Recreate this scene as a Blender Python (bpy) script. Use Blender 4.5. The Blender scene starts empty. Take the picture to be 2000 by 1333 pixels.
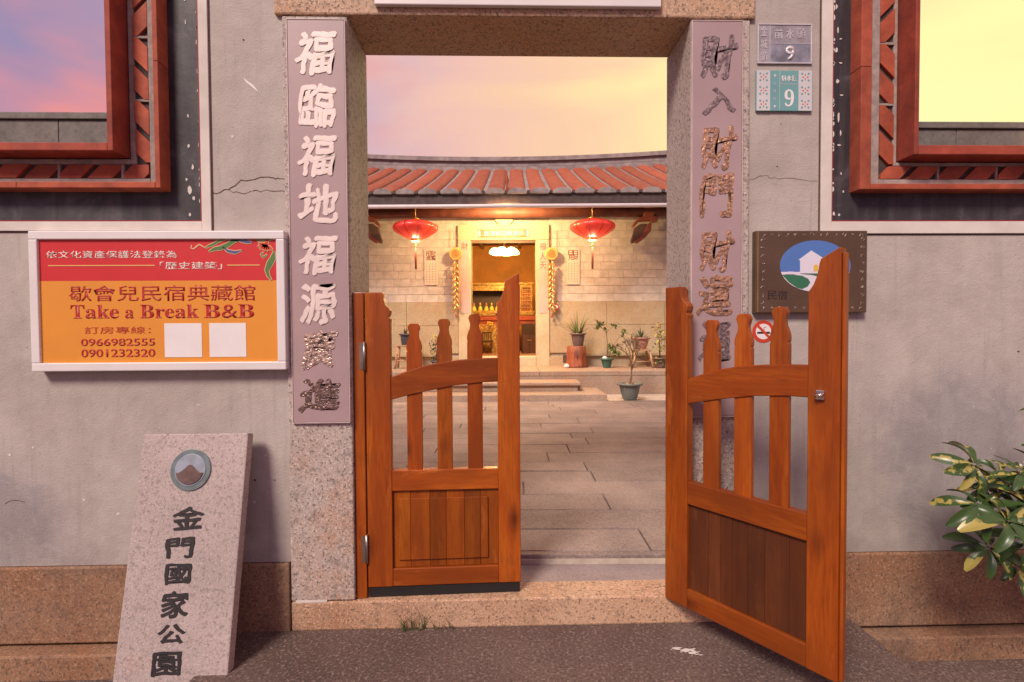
import bpy, bmesh, math, random
from math import sin, cos, pi, radians
from mathutils import Vector, Matrix, Euler, noise as mnoise
random.seed(7)
S = bpy.context.scene
COL = S.collection

# ------------------------------------------------------------------ camera
F = 1000.0                      # focal length in photo pixels (photo is 2000 wide)
EYE = Vector((0.0, -2.30, 1.35))
YAW, PITCH, ROLL = 0.025, 0.0245, -0.006
MC = Matrix.Rotation(-YAW, 3, 'Z') @ Matrix.Rotation(pi/2 - PITCH, 3, 'X') @ Matrix.Rotation(ROLL, 3, 'Z')
cam_d = bpy.data.cameras.new('camera'); cam = bpy.data.objects.new('camera', cam_d)
COL.objects.link(cam)
cam.matrix_world = Matrix.Translation(EYE) @ MC.to_4x4()
cam_d.sensor_width = 36; cam_d.lens = 36*F/2000; cam_d.clip_end = 3000; cam_d.clip_start = 0.02
S.camera = cam

# ------------------------------------------------------------------ sky, sun, exposure
S.view_settings.view_transform = 'Standard'; S.view_settings.look = 'None'
S.view_settings.gamma = 1; S.view_settings.use_curve_mapping = False
S.view_settings.exposure = 0.75
S.cycles.max_bounces = 6; S.cycles.diffuse_bounces = 4
W = bpy.data.worlds.new('World'); S.world = W; W.use_nodes = True
nt = W.node_tree; nt.nodes.clear()
def wn(t, **k):
    n = nt.nodes.new(t)
    for a, b in k.items(): setattr(n, a, b)
    return n
def wl(a, b): nt.links.new(a, b)
out = wn('ShaderNodeOutputWorld'); bg = wn('ShaderNodeBackground'); wl(bg.outputs[0], out.inputs[0])
tc = wn('ShaderNodeTexCoord')
# low sun glow direction: in front, to the right
SD = Vector((sin(radians(50)), cos(radians(50)), 0.10)).normalized()
dot = wn('ShaderNodeVectorMath', operation='DOT_PRODUCT'); wl(tc.outputs['Generated'], dot.inputs[0]); dot.inputs[1].default_value = SD
mp = wn('ShaderNodeMapping'); mp.inputs['Scale'].default_value = (1.6, 1.6, 4.0); mp.inputs['Rotation'].default_value = (0.3, 0.25, 0.5)
wl(tc.outputs['Generated'], mp.inputs[0])
nz = wn('ShaderNodeTexNoise'); nz.inputs['Scale'].default_value = 1.5; nz.inputs['Detail'].default_value = 4.0; nz.inputs['Roughness'].default_value = 0.5
nz.inputs['Distortion'].default_value = 0.6
wl(mp.outputs[0], nz.inputs['Vector'])
m1 = wn('ShaderNodeMath', operation='MULTIPLY_ADD'); wl(nz.outputs[0], m1.inputs[0]); m1.inputs[1].default_value = 0.42; m1.inputs[2].default_value = -0.21
m2 = wn('ShaderNodeMath', operation='ADD'); wl(dot.outputs['Value'], m2.inputs[0]); wl(m1.outputs[0], m2.inputs[1])
rp = wn('ShaderNodeValToRGB'); wl(m2.outputs[0], rp.inputs[0])
def srgb(r, g, b):
    f = lambda c: (c/255/12.92) if c/255 <= 0.04045 else ((c/255+0.055)/1.055)**2.4
    return (f(r), f(g), f(b), 1)
els = [(0.0, srgb(156,142,178)), (0.12, srgb(170,148,178)), (0.30, srgb(190,160,182)), (0.47, srgb(216,180,190)), (0.60, srgb(244,196,180)),
       (0.70, srgb(253,208,172)), (0.80, srgb(255,230,172)), (0.90, srgb(255,252,178)), (1.0, srgb(255,253,186))]
cr = rp.color_ramp
while len(cr.elements) < len(els): cr.elements.new(0.5)
for e, (p, c) in zip(cr.elements, els): e.position = p; e.color = c
# rosy cloud patches
nz2 = wn('ShaderNodeTexNoise'); nz2.inputs['Scale'].default_value = 2.4; nz2.inputs['Detail'].default_value = 3; wl(mp.outputs[0], nz2.inputs['Vector'])
r2 = wn('ShaderNodeValToRGB'); wl(nz2.outputs[0], r2.inputs[0]); r2.color_ramp.elements[0].position = 0.50; r2.color_ramp.elements[1].position = 0.68
m3 = wn('ShaderNodeMath', operation='MULTIPLY'); wl(r2.outputs[0], m3.inputs[0])
fall = wn('ShaderNodeMapRange'); wl(dot.outputs['Value'], fall.inputs[0]); fall.inputs[1].default_value = 0.65; fall.inputs[2].default_value = 0.30
wl(fall.outputs[0], m3.inputs[1])
mx = wn('ShaderNodeMix', data_type='RGBA'); wl(m3.outputs[0], mx.inputs['Factor']); wl(rp.outputs[0], mx.inputs['A']); mx.inputs['B'].default_value = srgb(238,152,150)
# one rosy cloud bank low in the west
RD = Vector((sin(radians(-39)), cos(radians(-39)), 0.40)).normalized()
d2 = wn('ShaderNodeVectorMath', operation='DOT_PRODUCT'); wl(tc.outputs['Generated'], d2.inputs[0]); d2.inputs[1].default_value = RD
a2 = wn('ShaderNodeMath', operation='MULTIPLY_ADD'); wl(nz2.outputs[0], a2.inputs[0]); a2.inputs[1].default_value = 0.09; wl(d2.outputs['Value'], a2.inputs[2])
r3 = wn('ShaderNodeMapRange', interpolation_type='SMOOTHSTEP'); wl(a2.outputs[0], r3.inputs[0]); r3.inputs[1].default_value = 1.018; r3.inputs[2].default_value = 1.056; r3.inputs[4].default_value = 0.85
mx2 = wn('ShaderNodeMix', data_type='RGBA'); wl(r3.outputs[0], mx2.inputs['Factor']); wl(mx.outputs['Result'], mx2.inputs['A']); mx2.inputs['B'].default_value = srgb(240,150,146)
wl(mx2.outputs['Result'], bg.inputs['Color'])
bg.inputs['Strength'].default_value = 0.60

sun_d = bpy.data.lights.new('sun', 'SUN'); sun = bpy.data.objects.new('sun', sun_d); COL.objects.link(sun)
sun_d.energy = 2.2; sun_d.angle = radians(17); sun_d.color = (1.0, 0.85, 0.74)
# soft evening light from behind the viewer, high and from the left
sun.rotation_euler = Vector((-0.55, -0.95, 1.05)).to_track_quat('Z', 'Y').to_euler()

# ------------------------------------------------------------------ helpers
HA = 0.030                      # the courtyard and house stand slightly askew to the street wall
HOUSE = []                      # top-level objects laid out in the house's own frame
def at(px, py, y, house=False):
    v = MC @ Vector(((px-1000)/F, -(py-666.5)/F, -1))
    if house: v = Matrix.Rotation(HA, 3, 'Z') @ v
    t = (y - EYE.y)/v.y
    return EYE + v*t
def hd(px, py, d): return at(px, py, EYE.y + d, True)

class N:
    def __init__(s, name):
        s.m = bpy.data.materials.new(name); s.m.use_nodes = True
        s.t = s.m.node_tree; s.b = s.t.nodes['Principled BSDF']
    def n(s, t, **k):
        x = s.t.nodes.new(t)
        for a, b in k.items(): setattr(x, a, b)
        return x
    def l(s, a, b): s.t.links.new(a, b)
    def co(s, kind='world', scale=(1, 1, 1), rand=True):
        mp = s.n('ShaderNodeMapping'); mp.inputs['Scale'].default_value = scale
        if kind == 'world': g = s.n('ShaderNodeNewGeometry'); s.l(g.outputs['Position'], mp.inputs[0])
        else:
            g = s.n('ShaderNodeTexCoord')
            if rand:
                oi = s.n('ShaderNodeObjectInfo'); mu = s.n('ShaderNodeMath', operation='MULTIPLY'); mu.inputs[1].default_value = 37.0
                s.l(oi.outputs['Random'], mu.inputs[0])
                ad = s.n('ShaderNodeVectorMath', operation='ADD'); s.l(g.outputs['Object'], ad.inputs[0]); s.l(mu.outputs[0], ad.inputs[1])
                s.l(ad.outputs[0], mp.inputs[0])
            else: s.l(g.outputs['Object'], mp.inputs[0])
        return mp.outputs[0]
    def noise(s, v, sc, det=4, rough=0.55, dist=0.0):
        x = s.n('ShaderNodeTexNoise'); s.l(v, x.inputs['Vector'])
        x.inputs['Scale'].default_value = sc; x.inputs['Detail'].default_value = det; x.inputs['Roughness'].default_value = rough; x.inputs['Distortion'].default_value = dist
        return x.outputs[0]
    def vor(s, v, sc, out='Distance', **k):
        x = s.n('ShaderNodeTexVoronoi', **k); s.l(v, x.inputs['Vector']); x.inputs['Scale'].default_value = sc
        return x.outputs[out]
    def ramp(s, f, els, mode='LINEAR'):
        x = s.n('ShaderNodeValToRGB'); s.l(f, x.inputs[0]); c = x.color_ramp; c.interpolation = mode
        while len(c.elements) < len(els): c.elements.new(0.5)
        for e, (p, q) in zip(c.elements, els):
            e.position = p; e.color = (q, q, q, 1) if isinstance(q, (int, float)) else (*q[:3], 1)
        return x.outputs[0]
    def mix(s, f, a, b, mode='MIX'):
        x = s.n('ShaderNodeMix', data_type='RGBA', blend_type=mode)
        for nm, q in (('Factor', f), ('A', a), ('B', b)):
            i = x.inputs[nm] if nm != 'Factor' else x.inputs[0]
            if hasattr(q, 'links'): s.l(q, i)
            elif nm == 'Factor': i.default_value = q
            else: i.default_value = (*q[:3], 1)
        return x.outputs['Result']
    def math(s, op, a, b=0.0, c=None, clamp=False):
        x = s.n('ShaderNodeMath', operation=op); x.use_clamp = clamp
        for i, q in enumerate((a, b, c)):
            if q is None: continue
            if hasattr(q, 'links'): s.l(q, x.inputs[i])
            else: x.inputs[i].default_value = q
        return x.outputs[0]
    def sep(s, v):
        x = s.n('ShaderNodeSeparateXYZ'); s.l(v, x.inputs[0]); return x.outputs
    def rnd(s):
        return s.n('ShaderNodeObjectInfo').outputs['Random']
    def bump(s, h, st=0.3, d=0.01):
        x = s.n('ShaderNodeBump'); x.inputs['Strength'].default_value = st; x.inputs['Distance'].default_value = d
        s.l(h, x.inputs['Height']); s.l(x.outputs[0], s.b.inputs['Normal'])
    def fin(s, col=None, rough=0.7, metal=0.0, spec=None, **k):
        if col is not None:
            if hasattr(col, 'links'): s.l(col, s.b.inputs['Base Color'])
            else: s.b.inputs['Base Color'].default_value = (*col[:3], 1)
        if hasattr(rough, 'links'): s.l(rough, s.b.inputs['Roughness'])
        else: s.b.inputs['Roughness'].default_value = rough
        s.b.inputs['Metallic'].default_value = metal
        if spec is not None: s.b.inputs['Specular IOR Level'].default_value = spec
        for a, b in k.items(): s.b.inputs[a.replace('_', ' ')].default_value = b
        return s.m

def plain(name, col, rough=0.6, metal=0.0, var=0.12, sc=14, bump=0.15, kind='obj', **k):
    a = N(name); v = a.co(kind); n1 = a.noise(v, sc, 5)
    c = a.mix(a.ramp(n1, [(0.35, 0.0), (0.65, 1.0)]), [x*(1-var) for x in col], [min(1, x*(1+var)) for x in col])
    a.bump(a.noise(v, sc*6, 3), bump, 0.002)
    return a.fin(c, rough, metal, **k)

def granite(name, base, rust=(0.42, 0.20, 0.09), rust_amt=0.25, speck=95, dark=0.25, kind='world', rust_low=None, rough=0.75, dirt=0.0, contrast=1.0):
    a = N(name); v = a.co(kind)
    big = a.noise(v, 2.2, 5, 0.6)
    c = a.mix(a.ramp(big, [(0.35, 0.0), (0.7, 1.0)]), [x*0.86 for x in base], [min(1, x*1.1) for x in base])
    rm = a.ramp(a.noise(v, 1.3, 6, 0.65, 0.5), [(0.60-rust_amt, 0.0), (0.80-rust_amt*0.6, 0.75)])
    if rust_low is not None:
        z = a.sep(v)[2]
        low = a.ramp(a.math('MULTIPLY_ADD', z, -1.0/(rust_low[1]-rust_low[0]), rust_low[1]/(rust_low[1]-rust_low[0])), [(0.0, 0.0), (1.0, 1.0)])
        rm = a.math('MULTIPLY', rm, low, clamp=True)
        rm = a.math('MAXIMUM', rm, a.math('MULTIPLY', low, a.ramp(a.noise(v, 5, 5), [(0.42, 0.0), (0.62, 0.85)])))
    c = a.mix(rm, c, rust)
    f1 = a.noise(v, speck, 2, 0.6)
    c = a.mix(a.ramp(f1, [(0.56, 0.0), (0.64, 0.75*contrast)]), c, [x*dark for x in base])
    f2 = a.noise(v, speck*1.7, 2, 0.5)
    c = a.mix(a.ramp(f2, [(0.55, 0.0), (0.68, 0.55*contrast)]), c, [min(1, x*1.6+0.04) for x in base])
    f3 = a.noise(v, speck*0.45, 3, 0.6)
    c = a.mix(a.ramp(f3, [(0.36, 0.5*contrast), (0.44, 0.0)]), c, [x*0.45 for x in base])
    if dirt:
        c = a.mix(a.ramp(a.noise(v, 3.1, 5, 0.7), [(0.45, 0.0), (0.75, dirt)]), c, (0.05, 0.04, 0.045))
    a.bump(a.math('ADD', f1, a.noise(v, 20, 4)), 0.35, 0.003)
    return a.fin(c, rough)

def wood(name, axis='z', c0=(0.17, 0.026, 0.005), c1=(0.37, 0.076, 0.007), c2=(0.50, 0.135, 0.012), rough=0.36, knots=True):
    a = N(name)
    sc = {'z': (1, 1, 0.085), 'x': (0.085, 1, 1)}[axis]
    v = a.co('obj', sc)
    n1 = a.noise(v, 17, 5, 0.5, 0.7); n2 = a.noise(v, 120, 3, 0.6, 0.2)
    c = a.ramp(n1, [(0.24, [x*0.7+y*0.3 for x, y in zip(c0, c1)]), (0.48, c1), (0.76, c2)])
    c = a.mix(a.ramp(n2, [(0.36, 0.38), (0.54, 0.0)]), c, c0)
    v3 = a.co('obj', {'z': (1, 1, 0.45), 'x': (0.45, 1, 1)}[axis])
    bl = a.noise(v3, 5.0, 3)
    c = a.mix(a.ramp(bl, [(0.33, 0.75), (0.58, 0.0)]), c, [x*0.62 for x in c1])
    # rubbed, paler streaks and grey-brown grime that settles in patches
    sc2 = a.noise(a.co('obj', {'z': (1, 1, 0.2), 'x': (0.2, 1, 1)}[axis]), 11, 5, 0.7)
    c = a.mix(a.ramp(sc2, [(0.60, 0.0), (0.72, 0.5)]), c, [min(1, x*1.25+0.02) for x in c2])
    c = a.mix(a.ramp(a.noise(a.co('obj'), 7, 6, 0.7), [(0.56, 0.0), (0.74, 0.45)]), c, [x*0.5+0.01 for x in c1])
    if knots:
        k = a.vor(v3, 4.4)
        c = a.mix(a.ramp(k, [(0.05, 0.92), (0.09, 0.5), (0.17, 0.0)]), c, (0.09, 0.018, 0.005))
    hv = a.n('ShaderNodeHueSaturation'); a.l(c, hv.inputs['Color'])
    a.l(a.math('MULTIPLY_ADD', a.rnd(), 0.36, 0.74), hv.inputs['Value'])
    a.bump(n2, 0.12, 0.001)
    a.b.inputs['Coat Weight'].default_value = 0.22; a.b.inputs['Coat Roughness'].default_value = 0.18; a.b.inputs['Specular IOR Level'].default_value = 0.3
    return a.fin(hv.outputs[0], a.ramp(bl, [(0.3, rough+0.12), (0.7, rough-0.05)]))

def gold(name, col, rough=0.38, metal=0.85, bs=140, bstr=1.0):
    a = N(name); v = a.co('obj'); n = a.noise(v, bs, 2, 0.5)
    c = a.mix(a.ramp(n, [(0.4, 0.0), (0.62, 1.0)]), [x*0.5 for x in col], col)
    a.bump(n, bstr, 0.006); return a.fin(c, rough, metal)

def emit(name, col, st):
    a = N(name); a.b.inputs['Emission Color'].default_value = (*col, 1); a.b.inputs['Emission Strength'].default_value = st
    return a.fin(col, 0.5)

# ---- mesh collecting
def wloc(o):
    v = Vector()
    while o is not None: v += o.location; o = o.parent
    return v
class MB:
    def __init__(s): s.bm = bmesh.new()
    def poly(s, pts, smooth=False):
        f = s.bm.faces.new([s.bm.verts.new(Vector(p)) for p in pts]); f.smooth = smooth; return s
    def box(s, x0, x1, y0, y1, z0, z1):
        if x0 > x1: x0, x1 = x1, x0
        if y0 > y1: y0, y1 = y1, y0
        if z0 > z1: z0, z1 = z1, z0
        V = [s.bm.verts.new((x, y, z)) for z in (z0, z1) for y in (y0, y1) for x in (x0, x1)]
        for q in ((0,2,3,1),(4,5,7,6),(0,1,5,4),(2,6,7,3),(0,4,6,2),(1,3,7,5)): s.bm.faces.new([V[i] for i in q])
        return s
    def prism(s, pts, y0, y1):
        """outline in x,z (list of 2-tuples), extruded from y0 (near) to y1 (far)"""
        area = sum(pts[i][0]*pts[(i+1) % len(pts)][1] - pts[(i+1) % len(pts)][0]*pts[i][1] for i in range(len(pts)))
        if area < 0: pts = pts[::-1]
        a = [s.bm.verts.new((p[0], y0, p[1])) for p in pts]; b = [s.bm.verts.new((p[0], y1, p[1])) for p in pts]
        s.bm.faces.new(a); s.bm.faces.new(b[::-1]); n = len(pts)
        for i in range(n): s.bm.faces.new((a[(i+1) % n], a[i], b[i], b[(i+1) % n]))
        return s
    def prismx(s, pts, x0, x1):
        """outline in y,z extruded along x"""
        a = [s.bm.verts.new((x0, p[0], p[1])) for p in pts]; b = [s.bm.verts.new((x1, p[0], p[1])) for p in pts]
        s.bm.faces.new(a); s.bm.faces.new(b[::-1]); n = len(pts)
        for i in range(n): s.bm.faces.new((a[(i+1) % n], a[i], b[i], b[(i+1) % n]))
        bmesh.ops.recalc_face_normals(s.bm, faces=s.bm.faces[:])
        return s
    def lathe(s, prof, c=(0, 0, 0), seg=20, mod=None, sx=1, sy=1):
        c = Vector(c); rings = []
        for r, z in prof:
            ring = []
            for i in range(seg):
                a = 2*pi*i/seg; rr = r*(mod(i) if mod else 1)
                ring.append(s.bm.verts.new(c + Vector((rr*cos(a)*sx, rr*sin(a)*sy, z))))
            rings.append(ring)
        for p, q in zip(rings, rings[1:]):
            for i in range(seg):
                f = s.bm.faces.new((p[i], p[(i+1) % seg], q[(i+1) % seg], q[i])); f.smooth = True
        s.bm.faces.new(rings[0][::-1]); s.bm.faces.new(rings[-1])
        return s
    def tube(s, pts, r, seg=6):
        pts = [Vector(p) for p in pts]; n = len(pts); rings = []
        R = r if isinstance(r, (list, tuple)) else [r]*n
        for i, p in enumerate(pts):
            t = (pts[min(i+1, n-1)] - pts[max(i-1, 0)]).normalized()
            u = t.cross(Vector((0.13, 0.9, 0.31))).normalized(); w = t.cross(u)
            rings.append([s.bm.verts.new(p + (u*cos(2*pi*k/seg) + w*sin(2*pi*k/seg))*R[i]) for k in range(seg)])
        for p, q in zip(rings, rings[1:]):
            for k in range(seg):
                f = s.bm.faces.new((p[k], p[(k+1) % seg], q[(k+1) % seg], q[k])); f.smooth = seg > 5
        s.bm.faces.new(rings[0][::-1]); s.bm.faces.new(rings[-1])
        return s
    def mesh(s, m, off=None, name='m'):
        if off is not None: bmesh.ops.translate(s.bm, verts=s.bm.verts[:], vec=-off)
        me = bpy.data.meshes.new(name); s.bm.to_mesh(me); s.bm.free()
        if m: me.materials.append(m)
        return me
    def build(s, name, m, parent=None, bevel=0.0, seg=2, origin=None, smooth=False):
        if origin is None:
            xs = [v.co for v in s.bm.verts]
            lo = Vector((min(v.x for v in xs), min(v.y for v in xs), min(v.z for v in xs)))
            hi = Vector((max(v.x for v in xs), max(v.y for v in xs), max(v.z for v in xs)))
            origin = (lo+hi)/2 if parent is not None else Vector(((lo.x+hi.x)/2, (lo.y+hi.y)/2, lo.z))
        origin = Vector(origin)
        bmesh.ops.recalc_face_normals(s.bm, faces=s.bm.faces[:]) if smooth == 'fix' else None
        me = s.mesh(m, origin, name)
        o = bpy.data.objects.new(name, me); COL.objects.link(o)
        if parent is not None: o.parent = parent; o.location = origin - wloc(parent)
        else: o.location = origin
        if bevel:
            b = o.modifiers.new('bevel', 'BEVEL'); b.width = bevel; b.segments = seg; b.limit_method = 'ANGLE'; b.angle_limit = radians(35); b.harden_normals = False
        return o

def tag(o, label=None, cat=None, group=None, kind=None, house=False):
    if label: o['label'] = label
    if cat: o['category'] = cat
    if group: o['group'] = group
    if kind: o['kind'] = kind
    if house: HOUSE.append(o)
    return o
def thing(name, label, cat, loc=(0, 0, 0), group=None, house=False):
    o = bpy.data.objects.new(name, None); COL.objects.link(o); o.location = loc; o.empty_display_size = 0.1
    return tag(o, label, cat, group, None, house)
def kids(o): return [c for c in bpy.data.objects if c.parent == o]
def link_copy(o, parent, off):
    c = o.copy(); COL.objects.link(c); c.parent = parent; c.location = o.location + Vector(off); return c
def copy_tree(o, parent=None, table=None):
    if table is None:
        table = {}
        for c in bpy.data.objects:
            if c.parent is not None: table.setdefault(c.parent.name, []).append(c)
    c = o.copy(); COL.objects.link(c); c.parent = parent
    for ch in table.get(o.name, []): copy_tree(ch, c, table)
    return c

def text(body, m, parent, cx, cz, w, h, y, name='lettering', ext=0.0015, off=0.0, shear=0.0, label=None, keep=False, bold=0.0, brush=0.0):
    """flat lettering centred on (cx, cz), w x h metres, standing on the plane y and facing -y"""
    c = bpy.data.curves.new('lettering', 'FONT'); c.body = body; c.size = 1; c.offset = off; c.extrude = 0.0; c.shear = shear; c.resolution_u = 3
    t = bpy.data.objects.new('lettering', c); COL.objects.link(t); bpy.context.view_layer.update()
    me = bpy.data.meshes.new_from_object(t.evaluated_get(bpy.context.evaluated_depsgraph_get()))
    bpy.data.objects.remove(t); bpy.data.curves.remove(c)
    xs = [v.co.x for v in me.vertices]; ys = [v.co.y for v in me.vertices]
    x0, x1, y0, y1 = min(xs), max(xs), min(ys), max(ys)
    bm = bmesh.new(); bm.from_mesh(me); bpy.data.meshes.remove(me)
    sx = w/(x1-x0); sz = h/(y1-y0)
    if keep: sz = sx = min(sx, sz)
    for v in bm.verts: v.co = Vector(((v.co.x-(x0+x1)/2)*sx, 0, (v.co.y-(y0+y1)/2)*sz))
    if brush:
        # hand brushed look: break up long straight outlines, then let them wander
        for _ in range(2):
            ee = [e for e in bm.edges if len(e.link_faces) == 1 and e.calc_length() > 0.10*w]
            if ee: bmesh.ops.subdivide_edges(bm, edges=ee, cuts=2)
        seed = sum(map(ord, body))*0.37+cx*3
        for v in bm.verts:
            u_, v_ = v.co.x/w, v.co.z/h
            n1 = mnoise.noise_vector(Vector((u_*2.2, v_*2.2, seed))); n2 = mnoise.noise_vector(Vector((u_*7, v_*7, seed+9)))
            v.co.x += w*brush*(n1.x*1.0+n2.x*0.38); v.co.z += h*brush*(n1.y*1.0+n2.y*0.38)
            v.co.z += h*brush*0.9*u_*abs(u_)   # strokes rise towards their end
    if bold:
        src = bm.copy(); src_me = bpy.data.meshes.new('g'); src.to_mesh(src_me); src.free()
        for q in range(6):
            k0 = len(bm.verts); bm.from_mesh(src_me); bm.verts.ensure_lookup_table(); an = q*pi/3+0.3
            for v in bm.verts[k0:]: v.co += Vector((cos(an)*bold*w*(1.25 if q % 3 == 0 else 0.8), -0.00022*(q+1), sin(an)*bold*h*(1.2 if q in (1, 4) else 0.8)))
        bpy.data.meshes.remove(src_me)
        for v in bm.verts: v.co.x *= 1/(1+2*bold); v.co.z *= 1/(1+2*bold)
    r = bmesh.ops.extrude_face_region(bm, geom=bm.faces[:])
    bmesh.ops.translate(bm, verts=[g for g in r['geom'] if isinstance(g, bmesh.types.BMVert)], vec=(0, -ext, 0))
    bmesh.ops.recalc_face_normals(bm, faces=bm.faces[:])
    me = bpy.data.meshes.new(name); bm.to_mesh(me); bm.free(); me.materials.append(m)
    o = bpy.data.objects.new(name, me); COL.objects.link(o); o.parent = parent
    o.location = Vector((cx, y, cz)) - wloc(parent)
    if label: o['label'] = label
    return o
def clip(poly, a, b, c):
    """keep the side a*x+b*z<=c"""
    out = []
    for i in range(len(poly)):
        p, q = poly[i], poly[(i+1) % len(poly)]
        dp, dq = a*p[0]+b*p[1]-c, a*q[0]+b*q[1]-c
        if dp <= 0: out.append(p)
        if (dp < 0 < dq) or (dq < 0 < dp):
            t = dp/(dp-dq); out.append((p[0]+(q[0]-p[0])*t, p[1]+(q[1]-p[1])*t))
    return out
# ------------------------------------------------------------------ materials
def mk_plaster():
    a = N('plaster'); v = a.co('world')
    n1 = a.noise(v, 1.6, 6, 0.62, 0.4); n2 = a.noise(v, 9, 5, 0.6); 
    c = a.ramp(n1, [(0.30, (0.38, 0.328, 0.288)), (0.52, (0.475, 0.42, 0.375)), (0.75, (0.535, 0.48, 0.43))])
    c = a.mix(a.ramp(n2, [(0.42, 0.22), (0.62, 0.0)]), c, (0.30, 0.26, 0.24))
    # vertical streaks
    vs = a.co('world', (7, 7, 0.6)); st = a.noise(vs, 1.4, 5, 0.6)
    c = a.mix(a.ramp(st, [(0.52, 0.0), (0.74, 0.30)]), c, (0.27, 0.235, 0.22))
    # bluish mildew patches in the lower part of the wall on the right and at the far left
    s = a.sep(v)
    def blob(cx, cz, rx, rz):
        dx = a.math('MULTIPLY', a.math('SUBTRACT', s[0], cx), 1/rx); dz = a.math('MULTIPLY', a.math('SUBTRACT', s[2], cz), 1/rz)
        return a.math('SUBTRACT', 1.0, a.math('SQRT', a.math('ADD', a.math('MULTIPLY', dx, dx), a.math('MULTIPLY', dz, dz))), clamp=True)
    b = a.math('ADD', blob(2.15, 0.72, 0.60, 0.62), blob(-2.35, 0.50, 0.55, 0.40))
    mm = a.math('MULTIPLY_ADD', a.noise(v, 5.5, 6, 0.65), 1.5, -0.62)
    mk = a.math('MULTIPLY', a.math('ADD', b, mm), 1.5, clamp=True); mk = a.math('MULTIPLY', mk, a.math('MULTIPLY', b, 2.4, clamp=True), clamp=True)
    c = a.mix(a.math('MULTIPLY', mk, 0.50), c, (0.17, 0.165, 0.19))
    # grime in the strip just above the plinth
    low = a.ramp(a.math('MULTIPLY_ADD', s[2], -1.6, 1.02), [(0.0, 0.0), (0.55, 0.5)])
    c = a.mix(a.math('MULTIPLY', low, a.ramp(a.noise(v, 4, 5, 0.7), [(0.36, 0.25), (0.6, 1.0)])), c, (0.20, 0.165, 0.155))
    pt = a.noise(v, 3.3, 6, 0.7, 1.5)
    c = a.mix(a.ramp(pt, [(0.50, 0.0), (0.56, 0.22), (0.60, 0.10), (0.72, 0.35)]), c, (0.50, 0.465, 0.42))
    dr = a.noise(a.co('world', (22, 22, 0.9)), 1.2, 4, 0.6)
    c = a.mix(a.math('MULTIPLY', a.ramp(dr, [(0.56, 0.0), (0.68, 0.4)]), a.ramp(pt, [(0.4, 0.0), (0.6, 1.0)])), c, (0.25, 0.21, 0.19))
    c = a.mix(a.ramp(a.noise(v, 60, 3, 0.7), [(0.30, 0.55), (0.37, 0.0)]), c, (0.20, 0.165, 0.15))
    # small chips
    c = a.mix(a.ramp(a.noise(v, 34, 2, 0.5), [(0.745, 0.0), (0.76, 0.8)]), c, (0.62, 0.58, 0.55))
    a.bump(a.math('ADD', a.math('MULTIPLY', n1, 3.0), a.math('ADD', n2, a.math('MULTIPLY', a.noise(v, 120, 3), 0.5))), 0.5, 0.007)
    return a.fin(c, 0.85)
M = {}
M['plaster'] = mk_plaster()
M['jamb'] = granite('jamb_granite', (0.46, 0.385, 0.34), rust=(0.44, 0.215, 0.10), rust_amt=0.16, speck=80, rust_low=(0.15, 1.0), contrast=1.2)
M['lintel'] = granite('lintel_granite', (0.52, 0.38, 0.27), rust=(0.50, 0.27, 0.13), rust_amt=0.28, speck=80, contrast=1.15)
M['plinth'] = granite('plinth_granite', (0.31, 0.195, 0.120), rust=(0.27, 0.115, 0.050), rust_amt=0.26, speck=75, dirt=0.5, contrast=0.9)
M['threshold'] = granite('threshold_granite', (0.56, 0.37, 0.235), rust=(0.30, 0.12, 0.055), rust_amt=0.22, speck=80, contrast=1.1)
M['treadstone'] = granite('tread_stone', (0.33, 0.265, 0.25), rust_amt=0.05, speck=110, contrast=0.5, dirt=0.3)
M['tablet'] = granite('tablet_granite', (0.42, 0.345, 0.32), rust_amt=0.0, speck=105, dark=0.42, contrast=0.8, kind='obj')
M['curb'] = granite('grey_cement', (0.21, 0.19, 0.165), rust_amt=0.10, rust=(0.26, 0.20, 0.14), speck=40, contrast=0.3, dirt=0.8)
def mk_ground():
    a = N('aggregate'); v = a.co('world')
    c = a.mix(a.ramp(a.noise(v, 1.7, 5, 0.6), [(0.35, 0.0), (0.65, 1.0)]), (0.085, 0.055, 0.044), (0.145, 0.096, 0.078))
    f = a.noise(v, 70, 3, 0.65)
    c = a.mix(a.ramp(f, [(0.53, 0.0), (0.64, 0.85)]), c, (0.27, 0.195, 0.165))
    c = a.mix(a.ramp(a.noise(v, 95, 2, 0.6), [(0.36, 0.8), (0.46, 0.0)]), c, (0.045, 0.03, 0.035))
    c = a.mix(a.ramp(a.noise(v, 6, 5, 0.7), [(0.5, 0.0), (0.72, 0.5)]), c, (0.10, 0.05, 0.04))
    a.bump(f, 0.6, 0.006); return a.fin(c, 0.88)
M['ground'] = mk_ground()
M['band'] = plain('limewash', (0.66, 0.60, 0.54), 0.85, var=0.10, sc=6, bump=0.3, kind='world')
M['redline'] = plain('red_line_paint', (0.25, 0.03, 0.03), 0.7)
M['brownline'] = plain('brown_joint', (0.10, 0.05, 0.04), 0.8)
def mk_black():
    a = N('black_paint'); v = a.co('world')
    c = a.ramp(a.noise(v, 5, 5, 0.65, 0.6), [(0.32, (0.017, 0.014, 0.016)), (0.55, (0.040, 0.034, 0.038)), (0.75, (0.115, 0.10, 0.105))])
    vs = a.co('world', (14, 14, 1.2)); c = a.mix(a.ramp(a.noise(vs, 1.5, 4), [(0.5, 0.0), (0.75, 0.45)]), c, (0.12, 0.105, 0.11))
    a.bump(a.noise(v, 30, 4), 0.3, 0.003); return a.fin(c, 0.55)
M['black'] = mk_black()
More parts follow.
